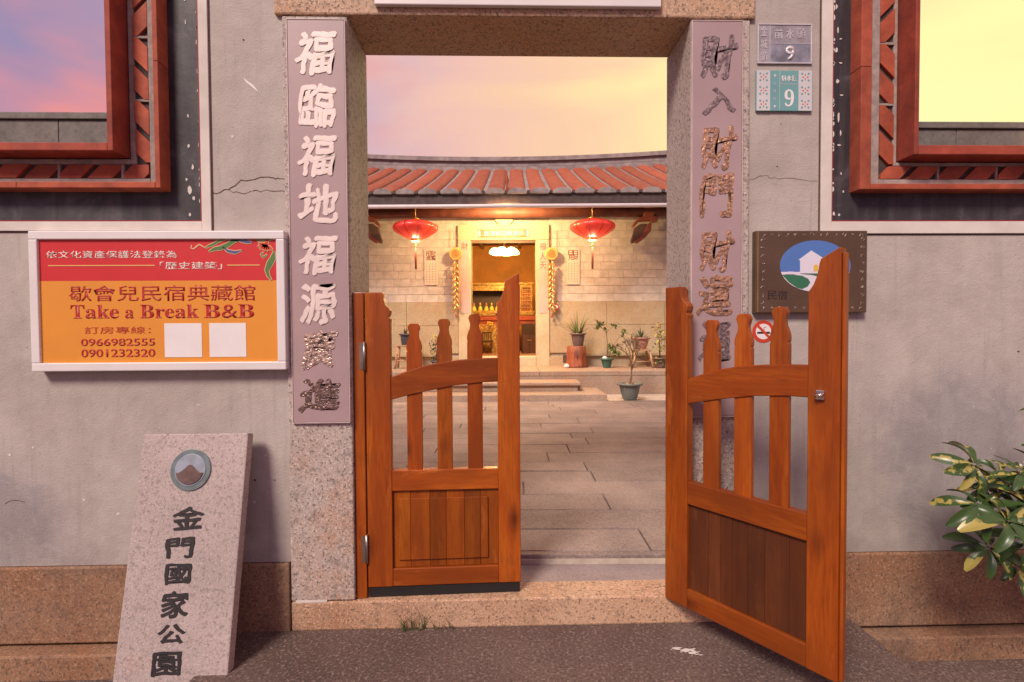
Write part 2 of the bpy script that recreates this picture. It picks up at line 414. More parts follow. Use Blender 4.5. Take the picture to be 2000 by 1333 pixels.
def mk_brick(name, c0, c1, dirt=0.4):
    a = N(name); v = a.co('obj'); 
    c = a.mix(a.ramp(a.noise(v, 11, 5, 0.6), [(0.35, 0.0), (0.68, 1.0)]), c0, c1)
    c = a.mix(a.ramp(a.noise(v, 6, 5, 0.7), [(0.5, 0.0), (0.78, dirt)]), c, (0.06, 0.025, 0.02))
    hv = a.n('ShaderNodeHueSaturation'); a.l(c, hv.inputs['Color']); a.l(a.math('MULTIPLY_ADD', a.rnd(), 0.3, 0.85), hv.inputs['Value'])
    a.bump(a.noise(v, 60, 4), 0.4, 0.003); return a.fin(hv.outputs[0], 0.75)
M['brick'] = mk_brick('red_brick', (0.30, 0.055, 0.026), (0.46, 0.10, 0.045))
M['brickdark'] = mk_brick('dark_red_brick', (0.25, 0.04, 0.022), (0.38, 0.07, 0.035), 0.6)
M['mortar'] = plain('mortar', (0.34, 0.27, 0.24), 0.9, var=0.2, sc=30, bump=0.5)
M['charcoal'] = plain('charcoal_paint', (0.065, 0.040, 0.034), 0.8, var=0.3, sc=30)
M['crack'] = plain('crack_dark', (0.10, 0.05, 0.04), 0.9)  # dark brown of the hairline cracks and pits in the plaster
M['whitepaint'] = plain('white_frame', (0.74, 0.70, 0.68), 0.4, var=0.04, sc=5, bump=0.05)
M['couplet'] = plain('couplet_board', (0.40, 0.285, 0.285), 0.45, var=0.06, sc=4, bump=0.1)
M['rose'] = plain('rose_line', (0.62, 0.50, 0.48), 0.5)
M['goldlight'] = plain('pale_gold_foil', (0.80, 0.67, 0.61), 0.5, 0.1, var=0.06, sc=12, bump=0.2)
M['goldmid'] = gold('crinkled_gold_foil', (0.80, 0.58, 0.47), 0.36, 0.75, bs=85, bstr=1.0)
M['goldcopper'] = gold('copper_gold_foil', (0.75, 0.44, 0.27), 0.4, 0.7, bs=75, bstr=1.0)
M['goldgrey'] = gold('dull_violet_foil', (0.34, 0.25, 0.25), 0.5, 0.45, bs=75, bstr=1.0)
M['goldbrown'] = gold('tarnished_foil', (0.42, 0.29, 0.24), 0.34, 0.85, bs=85, bstr=1.0)
WV = wood('wood_upright', 'z'); WH = wood('wood_rail', 'x', knots=True)
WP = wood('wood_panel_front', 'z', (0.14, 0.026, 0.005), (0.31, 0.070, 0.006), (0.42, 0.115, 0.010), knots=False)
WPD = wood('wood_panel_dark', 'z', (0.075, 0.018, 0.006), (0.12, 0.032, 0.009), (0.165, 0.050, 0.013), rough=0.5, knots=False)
M['steel'] = plain('dull_steel', (0.42, 0.36, 0.30), 0.32, 0.9, var=0.2)
M['chrome'] = plain('chrome', (0.75, 0.73, 0.70), 0.15, 1.0, var=0.05)
M['brass'] = plain('brass', (0.75, 0.55, 0.22), 0.3, 0.9)
M['rubber'] = plain('black_rubber', (0.012, 0.011, 0.011), 0.6)
def flat(name, c, rough=0.45, **k): return plain(name, c, rough, var=0.035, sc=8, bump=0.04, **k)

# ------------------------------------------------------------------ ground outside
GZ = -0.16
g = MB().box(-60, 60, -60, 0.0, GZ-0.3, GZ).build('ground', M['ground']); tag(g, kind='structure')
g2 = MB().box(-60, 60, 0.30, 90, -0.25, 0.10).build('terrain', M['ground']); tag(g2, kind='structure')
g = MB().box(at(455, 1253, 0)[0], 1.62, -1.6, 0.0, GZ, 0.0).build('pavement', M['ground'], bevel=0.012); tag(g, kind='structure')
random.seed(77); mb = MB()
for k in range(26):
    t = random.random(); cx, cy = 0.70+0.13*t+random.gauss(0, .008), -0.19-0.05*t+random.gauss(0, .010); r_ = random.uniform(0.002, 0.011)*(1-abs(t-.5))
    mb.poly([(cx+r_*random.uniform(.5, 1.5)*cos(2*pi*q/8)*1.8, cy+r_*random.uniform(.4, 1.2)*sin(2*pi*q/8), 0.0022+0.0001*k) for q in range(8)])
sp = mb.build('paint_splash', M['band'], g); sp['kind'] = 'stuff'

# ------------------------------------------------------------------ street wall
TH = 0.30
wall = thing('boundary_wall', 'grey plastered street wall with two large red brick window openings and granite plinth', 'wall', (0, 0.15, GZ))
DXL, DXR = at(562, 640, 0)[0], at(1460, 640, 0)[0]      # outer edges of the stone doorway
DZT = at(1000, 37, 0)[2]                                # underside of the lintel
PLZ = at(1000, 1090, 0)[2]                              # top of the plinth
IYL, IYR = at(205, 120, -0.13)[0], at(1797, 120, -0.13)[0]
ZB = at(1000, 281, -0.13)[2]                            # top edge of the inner moulding at the bottom
ZT, ZW = 3.55, 4.0
XL, XR = -4.6, 4.6
mb = MB()
WLo, WRo = IYL-1.9, IYR+1.9
for x0, x1, z0, z1 in ((XL, WLo, PLZ, ZW), (WLo, IYL, PLZ, ZB), (WLo, IYL, ZT, ZW), (IYL, DXL, PLZ, ZW),
                       (DXR, IYR, PLZ, ZW), (IYR, WRo, PLZ, ZB), (IYR, WRo, ZT, ZW), (WRo, XR, PLZ, ZW), (DXL, DXR, DZT+0.45, ZW)):
    mb.box(x0, x1, 0, TH, z0, z1)
mb.build('plaster_face', M['plaster'], wall)
# plinth: an upper and a lower course of granite blocks
LZ = at(1800, 1220, 0)[2]
def course(x0, x1, z0, z1, y0, y1, step, name='plinth_block'):
    x = x0
    while x < x1-0.02:
        w = min(step*random.uniform(0.85, 1.2), x1-x)
        if x1-(x+w) < 0.2: w = x1-x
        MB().box(x+0.003, x+w-0.003, y0, y1, z0, z1-0.003).build(name, M['plinth'], wall, bevel=0.008)
        x += w
course(XL, DXL-0.004, LZ, PLZ, -0.012, TH-0.01, 1.9); course(DXR+0.004, XR, LZ, PLZ, -0.012, TH-0.01, 2.2)
PX0 = at(455, 1253, 0)[0]
course(XL, PX0, GZ-0.02, LZ-0.012, -0.075, TH-0.02, 1.5); course(1.62, XR, GZ-0.02, LZ-0.012, -0.075, TH-0.02, 1.6)
MB().box(PX0, 1.62, 0.004, TH-0.02, GZ, LZ-0.004).build('plinth_block', M['plinth'], wall)
# hairline cracks and scars in the plaster
def ribbon(pts, w, mm, name, parent, y=-0.0015):
    mb = MB()
    for i, (p, q) in enumerate(zip(pts, pts[1:])):
        a, b = at(*p, 0), at(*q, 0); d = (b-a); n = Vector((-d.z, 0, d.x)).normalized()
        w0 = w*random.uniform(0.5, 1.2); w1 = w*random.uniform(0.5, 1.2)
        mb.poly([(a+n*w0)[:1]+(y,)+(a+n*w0)[2:], (a-n*w0)[:1]+(y,)+(a-n*w0)[2:], (b-n*w1)[:1]+(y,)+(b-n*w1)[2:], (b+n*w1)[:1]+(y,)+(b+n*w1)[2:]])
    return mb.build(name, mm, parent)
def jag(pts, n=5, a=3):
    o = [pts[0]]
    for p, q in zip(pts, pts[1:]):
        for k in range(1, n+1):
            t = k/n; o.append((p[0]+(q[0]-p[0])*t+(random.uniform(-a, a) if k < n else 0), p[1]+(q[1]-p[1])*t+(random.uniform(-a, a) if k < n else 0)))
    return o
ribbon(jag([(412, 382), (447, 371), (470, 352), (535, 348), (556, 351)]), 0.0018, M['crack'], 'crack', wall)
ribbon(jag([(447, 371), (475, 379), (520, 371), (558, 376)]), 0.0013, M['crack'], 'crack', wall)
ribbon(jag([(1462, 352), (1490, 344), (1520, 350), (1595, 354)]), 0.0008, M['crack'], 'crack', wall)
ribbon(jag([(10, 985), (22, 978), (48, 981)], 4, 2), 0.001, M['crack'], 'crack', wall)
random.seed(90)
for k in range(16):
    px, py = random.choice([(random.uniform(420, 550), random.uniform(60, 440)), (random.uniform(5, 260), random.uniform(760, 1080)), (random.uniform(495, 560), random.uniform(860, 1080)), (random.uniform(1480, 1600), random.uniform(240, 430)), (random.uniform(1670, 1990), random.uniform(480, 1050))])
    q = at(px, py, 0); r_ = random.uniform(0.0025, 0.008)
    MB().prism([(q.x+r_*random.uniform(.5, 1.3)*cos(2*pi*j/9), q.z+r_*random.uniform(.4, 1.0)*sin(2*pi*j/9)) for j in range(9)], -0.0012, 0.001).build('paint_scar' if k % 3 else 'crack', M['band'] if k % 3 else M['crack'], wall)
sc = at(490, 165, 0)
MB().poly([(sc.x-0.032, -0.002, sc.z+0.028), (sc.x-0.012, -0.002, sc.z+0.012), (sc.x+0.012, -0.002, sc.z-0.004), (sc.x+0.034, -0.002, sc.z-0.036), (sc.x+0.008, -0.002, sc.z-0.016), (sc.x-0.02, -0.002, sc.z+0.008)]).build('paint_scar', M['whitepaint'], wall)

# window surrounds
def surround(side):
    """side -1 left window, +1 right window; all measures from the photo on the right planes"""
    s = side; root = wall
    if s < 0:
        xo, xb, xm, z_ = at(411, 250, 0)[0], at(391, 250, 0)[0], at(309, 180, -0.075)[0], 0
        x2i = at(299, 180, -0.075)[0]; xt1 = at(293, 180, -0.03)[0]; xt0 = at(265, 180, -0.03)[0]; x1 = at(217, 150, -0.13)[0]; xi = IYL
        zo, zb = at(200, 452, 0)[2], at(200, 432, 0)[2]; z2o, z2i = at(150, 367, -0.075)[2], at(150, 355, -0.075)[2]
        zt1, zt0 = at(150, 350, -0.03)[2], at(150, 322, -0.03)[2]; z1 = at(150, 294, -0.13)[2]; zi = ZB; xf = WLo-0.25
    else:
        xo, xb, xm = at(1602, 250, 0)[0], at(1625, 250, 0)[0], at(1682, 180, -0.075)[0]
        x2i = at(1703, 180, -0.075)[0]; xt1 = at(1715, 180, -0.03)[0]; xt0 = at(1743, 180, -0.03)[0]; x1 = at(1788, 150, -0.13)[0]; xi = IYR
        zo, zb = at(1800, 457, 0)[2], at(1800, 432, 0)[2]; z2o, z2i = at(1850, 370, -0.075)[2], at(1850, 359, -0.075)[2]
        zt1, zt0 = at(1850, 352, -0.03)[2], at(1850, 326, -0.03)[2]; z1 = at(1850, 302, -0.13)[2]; zi = ZB; xf = WRo+0.25
    r = bpy.data.objects.new('window_surround', None); COL.objects.link(r); r.parent = wall
    r.location = Vector(((xi+xf)/2, 0, zi)) - wloc(wall)
    def L(xa, za, xbb, zbb, y0, y1, mat, name, bev=0.0, pieces=0):
        """an L of two boxes: vertical from za up, between |x|; horizontal along the bottom. (xa,za) outer corner, (xbb,zbb) inner corner"""
        if pieces:
            n = int((ZT-za)/pieces); h = (ZT-za)/n
            for k in range(n):
                MB().box(xa, xbb, y0, y1, za+k*h+(0 if k else 0), za+(k+1)*h-0.001).build(name, mat, r, bevel=bev)
            n = max(1, int(abs(xf-xbb)/pieces)); w = (xf-xbb)/n
            for k in range(n):
                MB().box(xbb+k*w+(0.0005*s), xbb+(k+1)*w-(0.0005*s), y0, y1, za, zbb).build(name, mat, r, bevel=bev)
        else:
            MB().box(xa, xbb, y0, y1, za, ZT).build(name, mat, r, bevel=bev)
            MB().box(xbb, xf, y0, y1, za, zbb).build(name, mat, r, bevel=bev)
    L(xo-0.006*s, zo-0.006, xo, zo, -0.003, 0.01, M['brownline'], 'edge_joint')
    L(xo, zo, xb-0.004*s, zb-0.004, -0.010, 0.01, M['band'], 'white_band', 0.002)
    L(xb-0.004*s, zb-0.004, xb+0.002*s, zb+0.002, -0.007, 0.01, M['redline'], 'red_line')
    L(xb+0.002*s, zb+0.002, xm, z2o, -0.005, 0.01, M['black'], 'black_band')
    # outer brick moulding
    L(xm, z2o, x2i, z2i, -0.075, 0.02, M['brick'], 'brick_moulding', 0.003, 0.52)
    L(x2i, z2i, xt1, zt1, -0.040, 0.02, M['mortar'], 'mortar_strip', 0.004)
    # diagonal tile band on a charcoal bed
    L(xt1, zt1, xt0, zt0, -0.028, 0.02, M['charcoal'], 'tile_bed')
    L(xt0, zt0, x1-0.004*s, z1-0.004, -0.036, 0.02, M['mortar'], 'mortar_strip', 0.004)
    L(x1, z1, xi, zi, -0.13, TH-0.02, M['brickdark'], 'brick_moulding', 0.003, 0.60)
    # tiles
    def tiles(u0, u1, v0, v1, horiz, flip):
        """rect along v (long), clipped into parallelograms between dark diagonals"""
        per, gap = 0.134, 0.030; seg = 0.268; k = 0
        v = v0
        while v < v1-0.03:
            ve = min(v+seg, v1); d = flip(k)
            q = -2
            while q*per < seg+0.2:
                a0, a1 = v+q*per+gap/2, v+(q+1)*per-gap/2
                rect = [(u0, v+0.004), (u1, v+0.004), (u1, ve-0.004), (u0, ve-0.004)]
                um = (u0+u1)/2
                p = clip(rect, -d*1.0, -1, -(a0) - d*um); 
                p = clip(p, d*1.0, 1, a1 + d*um) if len(p) > 2 else p
                q += 1
                if len(p) < 3: continue
                ar = abs(sum(p[i][0]*p[(i+1) % len(p)][1]-p[(i+1) % len(p)][0]*p[i][1] for i in range(len(p))))/2
                if ar < 0.0004: continue
                pts = [(b, a) for a, b in p] if horiz else p
                MB().prism(pts, -0.040+random.uniform(-0.003, 0.003), -0.02).build('tile', M['brick'], r)
            if ve < v1-0.01:
                if horiz: MB().box(ve-0.005, ve+0.005, -0.038, -0.02, u0, u1).build('mortar_joint', M['mortar'], r)
                else: MB().box(u0, u1, -0.038, -0.02, ve-0.005, ve+0.005).build('mortar_joint', M['mortar'], r)
            v = ve; k += 1
    ua, ub = sorted((xt1, xt0))
    tiles(ua, ub, max(zt1, zt0)+0.004, ZT-0.02, False, lambda k: (-1 if k < 2 else 1)*(-1))
    va, vb = sorted((xt1+0.004*s, xf))
    tiles(min(zt1, zt0)+0.002, max(zt1, zt0)-0.002, va, vb, True, (lambda k: -1))
    # the cement curb seen behind the opening
    zc0, zc1 = (at(150, 232, TH+0.05)[2], 0) if s < 0 else (at(1900, 250, TH+0.05)[2], 0)
    xa, xe = sorted((xi+0.0*s, xf))
    nb = 4
    for k in range(nb):
        w = (xe-xa)/nb
        MB().box(xa+k*w+0.0015, xa+(k+1)*w-0.0015, TH-0.018, TH+0.12, zi-0.3, zc0-0.035).build('curb_stone', M['curb'], r, bevel=0.003)
    MB().box(xa, xe, TH-0.03, TH+0.14, zc0-0.033, zc0).build('curb_coping', M['curb'], r, bevel=0.004)
    return r, xb, zb
sl, xbL, zbL = surround(-1)
sr, xbR, zbR = surround(1)
# flaked paint on the black bands
for (px, py, w, h) in ((364, 45, 3, 9), (369, 228, 4, 8), (370, 287, 5, 9), (378, 328, 5, 11), (366, 352, 4, 7), (373, 372, 9, 18), (380, 388, 5, 10), (373, 420, 5, 8),
                       (362, 2, 4, 6), (1635, 60, 3, 14), (1640, 78, 6, 3), (1632, 100, 6, 12), (1640, 125, 8, 3), (1634, 160, 7, 10), (1642, 188, 8, 3), (1636, 230, 5, 22), (1640, 262, 3, 12), (1637, 285, 8, 4),
                       (1641, 340, 3, 6), (1645, 375, 3, 6), (1627, 418, 6, 10), (1637, 421, 5, 7), (1632, 15, 4, 12)):
    c = at(px, py, 0); n = 7; ps = []
    for i in range(n):
        a = 2*pi*i/n; rr = random.uniform(0.5, 1.1)
        ps.append((c.x+cos(a)*w*0.0014*rr*0.9, c.z+sin(a)*h*0.0014*rr*0.9))
    MB().prism(ps, -0.0072, -0.004).build('paint_flake', M['band'], sl if px < 1000 else sr)
# flaky white edge along the inner side of the black band
for s_, r_, xb_ in ((-1, sl, xbL), (1, sr, xbR)):
    for k in range(26):
        z = zbL+0.05+random.random()*1.4; w = random.uniform(0.002, 0.006); h = random.uniform(0.006, 0.03)
        x = xb_+s_*0.001
        MB().prism([(x-0.002, z), (x+s_*w, z+h*0.3), (x+s_*w*0.8, z+h*0.8), (x-0.002, z+h)], -0.0085, -0.004).build('paint_flake', M['band'], r_)

# ------------------------------------------------------------------ stone doorway
dw = thing('stone_doorway', 'speckled granite door surround with jambs, lintel and raised threshold in the street wall', 'doorway', ((DXL+DXR)/2, 0.15, 0))
JL, JR = at(687, 600, 0)[0], at(1346, 600, 0)[0]
ZTH = at(900, 1168, 0)[2]
MB().box(DXL, JL, -0.012, TH+0.02, ZTH+0.004, DZT-0.002).build('jamb', M['jamb'], dw, bevel=0.007)
MB().box(JR, DXR, -0.012, TH+0.02, ZTH+0.004, DZT-0.002).build('jamb', M['jamb'], dw, bevel=0.007)
MB().box(DXL-0.03, DXR+0.02, -0.020, TH+0.02, DZT, DZT+0.46).build('lintel', M['lintel'], dw, bevel=0.008)
MB().box(DXL, DXR, -0.014, 0.14, -0.002, ZTH).build('threshold', M['threshold'], dw, bevel=0.008)
MB().box(JL-0.1, JR+0.1, 0.142, TH+0.10, 0.06, ZTH-0.004).build('threshold_tread', M['treadstone'], dw, bevel=0.006)
MB().box(DXL+0.02, DXL+0.16, -0.0145, 0, ZTH-0.002, ZTH+0.008).build('mortar_patch', M['band'], dw)

# plaque over the door
pl = thing('plaque', 'white plaque fixed to the granite lintel above the open gate, only its lower edge showing', 'plaque', (at(1012, 11, -0.04)[0], -0.03, at(1012, 11, -0.04)[2]))
a0, a1, z0 = at(731, 9, -0.045)[0], at(1292, 12, -0.045)[0], at(1012, 11, -0.045)[2]
MB().box(a0, a1, -0.045, -0.021, z0, z0+0.36).build('board', M['whitepaint'], pl, bevel=0.004)
MB().box(a0+0.02, a1-0.02, -0.051, -0.046, z0+0.045, z0+0.33).build('face_panel', M['whitepaint'], pl, bevel=0.002)

# ------------------------------------------------------------------ couplet boards
def couplet(x0, x1, z0, z1, chars, mats, label, rects):
    r = thing('couplet_board', label, 'couplet', ((x0+x1)/2, -0.015, z0), 'couplet boards on the door jambs')
    MB().box(x0, x1, -0.024, -0.0125, z0, z1).build('board', M['couplet'], r, bevel=0.002)
    for xa in (x0-0.004, x1+0.001):
        MB().box(xa, xa+0.003, -0.026, -0.0125, z0, z1).build('edge_strip', M['rose'], r)
    MB().box(x0-0.004, x1+0.004, -0.027, -0.0125, z0-0.004, z0-0.001).build('edge_strip', M['rose'], r)
    MB().box(x0-0.004, x1+0.004, -0.026, -0.0125, z1+0.001, z1+0.004).build('edge_strip', M['rose'], r)
    for ch, mm, (cx, cy, w, h) in zip(chars, mats, rects):
        c = at(cx, cy, -0.026); text(ch, M[mm], r, c.x, c.z, w/442, h/442, -0.0245, 'character', 0.0012, 0.0, shear=0.10, bold=0.027, brush=0.085)
    return r
x0, x1 = at(567, 430, -0.024)[0], at(677, 430, -0.024)[0]; z1, z0 = at(620, 39, -0.024)[2], at(628, 825, -0.024)[2]
couplet(x0, x1, z0, z1, '福臨福地福源廣進', ['goldlight', 'goldlight', 'goldlight', 'goldlight', 'goldlight', 'goldlight', 'goldmid', 'goldbrown'],
        'tall mauve couplet board with pale gold characters on the left granite jamb', 
        [(617, 103, 80, 86), (618, 206, 74, 84), (620, 304, 76, 82), (621, 398, 78, 76), (622, 498, 76, 78), (622, 592, 72, 78), (621, 682, 72, 76), (625, 771, 82, 66)])
x0, x1 = at(1352, 430, -0.024)[0], at(1448, 430, -0.024)[0]; z1, z0 = at(1400, 42, -0.024)[2], at(1400, 813, -0.024)[2]
cr_ = couplet(x0, x1, z0, z1, '財入財門財運通', ['goldgrey', 'goldgrey', 'goldcopper', 'goldcopper', 'goldcopper', 'goldcopper', 'goldgrey'],
        'tall mauve couplet board with copper and dark characters on the right granite jamb',
        [(1402, 110, 76, 84), (1403, 196, 72, 52), (1402, 288, 74, 84), (1400, 383, 70, 84), (1398, 490, 72, 80), (1397, 578, 70, 76), (1396, 668, 66, 78)])

# ------------------------------------------------------------------ gate leaves
def leaf(root, mirror_tone, W_=0.695):
    """gate leaf in its own frame: hinge edge x=0, free edge x=W_, z up, front face y=0"""
    T = 0.045
    sx = lambda px: (px-715)/301*W_
    sz = lambda py: 1.35-(py-642)/435
    def Bd(mb, name, mat, parent=root, bevel=0.004, **k):
        xs = [v.co for v in mb.bm.verts]
        lo = Vector([min(v[i] for v in xs) for i in range(3)]); hi = Vector([max(v[i] for v in xs) for i in range(3)]); o_ = (lo+hi)/2
        me = mb.mesh(mat, o_, name); o = bpy.data.objects.new(name, me); COL.objects.link(o); o.parent = parent
        pl_ = Vector()
        q = parent
        while q is not root: pl_ += q.location; q = q.parent
        o.location = o_-pl_
        if bevel:
            b = o.modifiers.new('bevel', 'BEVEL'); b.width = bevel; b.segments = 3; b.limit_method = 'ANGLE'; b.angle_limit = radians(40)
        return o
    zb = sz(1152)
    # hinge stile with its notched shoulder
    pts = [(sx(715), zb), (sx(763), zb), (sx(763), sz(628)), (sx(764), sz(621)), (sx(760), sz(618)), (sx(763), sz(613)), (sx(764), sz(606)), (sx(761), sz(601)), (sx(756), sz(597)), (sx(752), sz(590)),
           (sx(750), sz(582)), (sx(749), sz(570)), (sx(715), sz(570))]
    Bd(MB().prism(pts, 0, T), 'hinge_stile', WV)
    # free stile, taller, with a scooped and slanted head
    pts = [(sx(972), zb), (sx(1016), zb), (sx(1016), sz(533)), (sx(1013), sz(533)), (sx(989), sz(546)), (sx(987), sz(552)), (sx(985.5), sz(562)), (sx(983), sz(572)), (sx(979), sz(582)), (sx(975), sz(588)), (sx(972), sz(592))]
    Bd(MB().prism(pts, 0, T), 'free_stile', WV)
    # arched top rail
    top = [(763, 737), (785, 728), (826, 715), (860, 708), (900, 703.5), (940, 701), (972, 700)]; bot = [(972, 748), (940, 749), (889, 754), (826, 766), (790, 774), (763, 781)]
    Bd(MB().prism([(sx(a)+(-0.001 if a == 763 else 0), sz(b)) for a, b in top+bot], 0.004, T-0.004), 'arched_rail', WH)
    # three bottle-headed pickets
    for cx, ty in ((808, 631), (867, 622), (927, 613)):
        prof = [(15, 62), (15, 56), (13.5, 54.5), (15, 52), (15.2, 46), (14.5, 41), (12.5, 35), (10, 29), (9, 23), (9.2, 18), (11, 13), (12.3, 8.5), (11.5, 5), (9, 1.2), (5, 0)]
        lower = sz(923)
        R = [(sx(cx+a), sz(ty+b)) for a, b in prof]; Lf = [(sx(cx-a), sz(ty+b)) for a, b in prof]
        Bd(MB().prism([(sx(cx+15), lower)]+R+Lf[::-1]+[(sx(cx-15), lower)], 0.011, 0.034), 'picket', WV, bevel=0.003)
    Bd(MB().box(sx(763), sx(972), 0.002, T-0.002, sz(962), sz(921)), 'middle_rail', WH)
    Bd(MB().box(sx(763), sx(972), 0.002, T-0.002, zb, sz(1117)), 'bottom_rail', WH)
    # lower panel of vertical boards
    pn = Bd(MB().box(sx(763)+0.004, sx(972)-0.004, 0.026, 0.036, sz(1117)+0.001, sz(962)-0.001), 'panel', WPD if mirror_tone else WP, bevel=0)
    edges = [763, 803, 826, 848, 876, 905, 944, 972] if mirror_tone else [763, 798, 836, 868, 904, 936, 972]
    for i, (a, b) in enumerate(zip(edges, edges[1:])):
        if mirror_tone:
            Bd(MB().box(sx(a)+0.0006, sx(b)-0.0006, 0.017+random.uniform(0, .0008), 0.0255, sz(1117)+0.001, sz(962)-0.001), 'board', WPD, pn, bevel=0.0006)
        else:
            za, zc = sz(1117)+0.001, sz(962)-0.001; zi0, zi1 = sz(1101), sz(978)
            xa, xc = sx(a), sx(b)
            xi0, xi1 = sx(774), sx(951)
            # fielded panel: a raised field with a sunk margin around it
            fx0, fx1 = max(xa, xi0), min(xc, xi1)
            mb = MB().box(xa+0.0004, xc-0.0004, 0.016, 0.0255, za, zc)
            if fx1 > fx0: mb.box(fx0+0.0004, fx1-0.0004, 0.007, 0.0159, zi0, zi1)
            Bd(mb, 'board', WP, pn, bevel=0.0025)
    return Bd, sx, sz, T
la = radians(2.2)
hx = at(715, 900, 0)[0]
gl = thing('gate_leaf', 'left varnished wooden gate leaf standing nearly closed, its raised panel facing the street', 'gate', (hx, 0.012, 0), 'wooden gate leaves in the doorway')
gl.rotation_euler.z = la
Bd, sx, sz, T = leaf(gl, False)
Bd(MB().box(0.004, 0.69, 0.004, 0.040, ZTH+0.003, sz(1153)), 'bottom_seal', M['rubber'], bevel=0)
for ya in (694, 1074):
    h = Bd(MB().tube([(-0.004, -0.006, sz(ya+28)), (-0.004, -0.006, sz(ya-28))], 0.0065, 10), 'hinge', M['steel'], bevel=0.0)
post = thing('gate_post', 'narrow reddish wooden gate post fixed to the left granite jamb beside the gate leaf', 'post', (hx-0.035, 0.03, ZTH))
MB().box(JL+0.003, hx-0.005, 0.006, 0.062, ZTH+0.002, 1.35-(570-642)/435).build('timber', WV, post, bevel=0.003)
for ya in (694, 1074):
    MB().box(hx-0.026, hx-0.0055, 0.0045, 0.006, sz(ya+26), sz(ya-26)).build('hinge_plate', M['steel'], post)

RP = at(1299, 900, -0.03)
gr = thing('gate_leaf', 'right wooden gate leaf swung wide open towards the street, dark sunk panel and steel latch', 'gate', (RP.x, -0.03, 0), 'wooden gate leaves in the doorway')
gr.rotation_euler.z = radians(-55.0); gr.scale = (1, 1, 1.045); gr.location.z = -1.35*0.045+0.004
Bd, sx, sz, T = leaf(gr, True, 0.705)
lc = Bd(MB().box(sx(985), sx(997), -0.012, 0, sz(749), sz(735)), 'latch', M['chrome'], bevel=0.003)
Bd(MB().tube([(sx(986), -0.018, sz(742)), (sx(997), -0.018, sz(742))], 0.007, 12), 'latch_knob', M['chrome'], lc, bevel=0)
Bd(MB().tube([(sx(991), -0.022, sz(742)), (sx(991), -0.030, sz(742))], 0.004, 12), 'key_cylinder', M['brass'], lc, bevel=0)
# moulded rebate strip along the free edge
Bd(MB().box(0.7055, 0.717, 0.010, 0.036, sz(1150), sz(540)), 'rebate_strip', WV, bevel=0.003)
post2 = thing('gate_post', 'reddish wooden gate post on the right granite jamb behind the open gate leaf', 'post', (JR-0.03, 0.03, ZTH))
MB().box(JR-0.060, JR-0.003, 0.006, 0.062, ZTH+0.002, 1.35-(566-642)/435).build('timber', WV, post2, bevel=0.003)

# ------------------------------------------------------------------ guesthouse sign, left
sy = -0.055
TL, TR, BL, BR = at(54, 452, sy), at(553, 450, sy), at(61, 727, sy), at(560, 722, sy)
X0, X1 = (TL.x+BL.x)/2, (TR.x+BR.x)/2; Z1, Z0 = (TL.z+TR.z)/2, (BL.z+BR.z)/2
sg = thing('guesthouse_sign', 'red and orange guesthouse signboard in a white frame on the left plaster wall', 'sign', ((X0+X1)/2, -0.02, Z0))
fw = 0.036
for b in ((X0, X1, Z1-fw, Z1), (X0, X1, Z0, Z0+fw), (X0, X0+fw, Z0+fw, Z1-fw), (X1-fw, X1, Z0+fw, Z1-fw)):
    MB().box(b[0], b[1], sy, -0.002, b[2], b[3]).build('frame_rail', M['whitepaint'], sg, bevel=0.004)
ux = lambda px: X0 + (px-54)/(556-54)*(X1-X0)          # px measured level with the sign's centre
uz = lambda py: Z1 - (py-451)/(725-451)*(Z1-Z0)
red = flat('sign_red', (0.60, 0.028, 0.030)); ora = flat('sign_orange', (0.74, 0.29, 0.035)); dred = flat('sign_dark_red', (0.42, 0.022, 0.016))
pale = flat('sign_pale', (0.80, 0.66, 0.58)); yel = flat('sign_yellow', (0.78, 0.50, 0.16)); wht = flat('sticker_white', (0.80, 0.76, 0.74))
ym = uz(548)
MB().box(X0+fw-0.002, X1-fw+0.002, sy+0.012, -0.004, ym, Z1-fw+0.002).build('red_panel', red, sg)
MB().box(X0+fw-0.002, X1-fw+0.002, sy+0.012, -0.004, Z0+fw-0.002, ym).build('orange_panel', ora, sg)
yt = sy+0.0115
def st(b, m, x0, x1, y0, y1, off=0.0, ext=0.0004, name='lettering'): return text(b, m, sg, (ux(x0)+ux(x1))/2, (uz(y0)+uz(y1))/2, abs(ux(x1)-ux(x0)), abs(uz(y0)-uz(y1)), yt, name, ext, off)
st('依文化資產保護法登錄為', pale, 84, 341, 489, 504, 0.008)
st('「歷史建築」', pale, 307, 430, 511, 526, 0.008)
st('歇會兒民宿典藏館', dred, 127, 495, 557, 588, 0.004)
for w_, p_, q_ in (('𝐓𝐚𝐤𝐞', 129, 224), ('𝐁𝐫𝐞𝐚𝐤', 266, 382), ('𝐁&𝐁', 392, 492)): st(w_, dred, p_, q_, 595, 622, 0.004)
st('𝐚', dred, 236, 253, 604.5, 622, 0.004)
st('訂房專線：', dred, 156, 286, 638, 652, 0.0)
st('0966982555', dred, 148, 294, 661, 676, 0.015)
st('0901232320', dred, 148, 294, 682, 698, 0.015)
for a, b in ((88, 297), (440, 505)): MB().box(ux(a), ux(b), yt-0.001, yt, uz(518.8), uz(517)).build('ruled_line', yel, sg)
for a, b, c, d in ((313, 387, 632, 699), (402, 475, 632, 699)): MB().box(ux(a), ux(b), yt-0.001, yt, uz(d), uz(c)).build('blank_label', wht, sg)
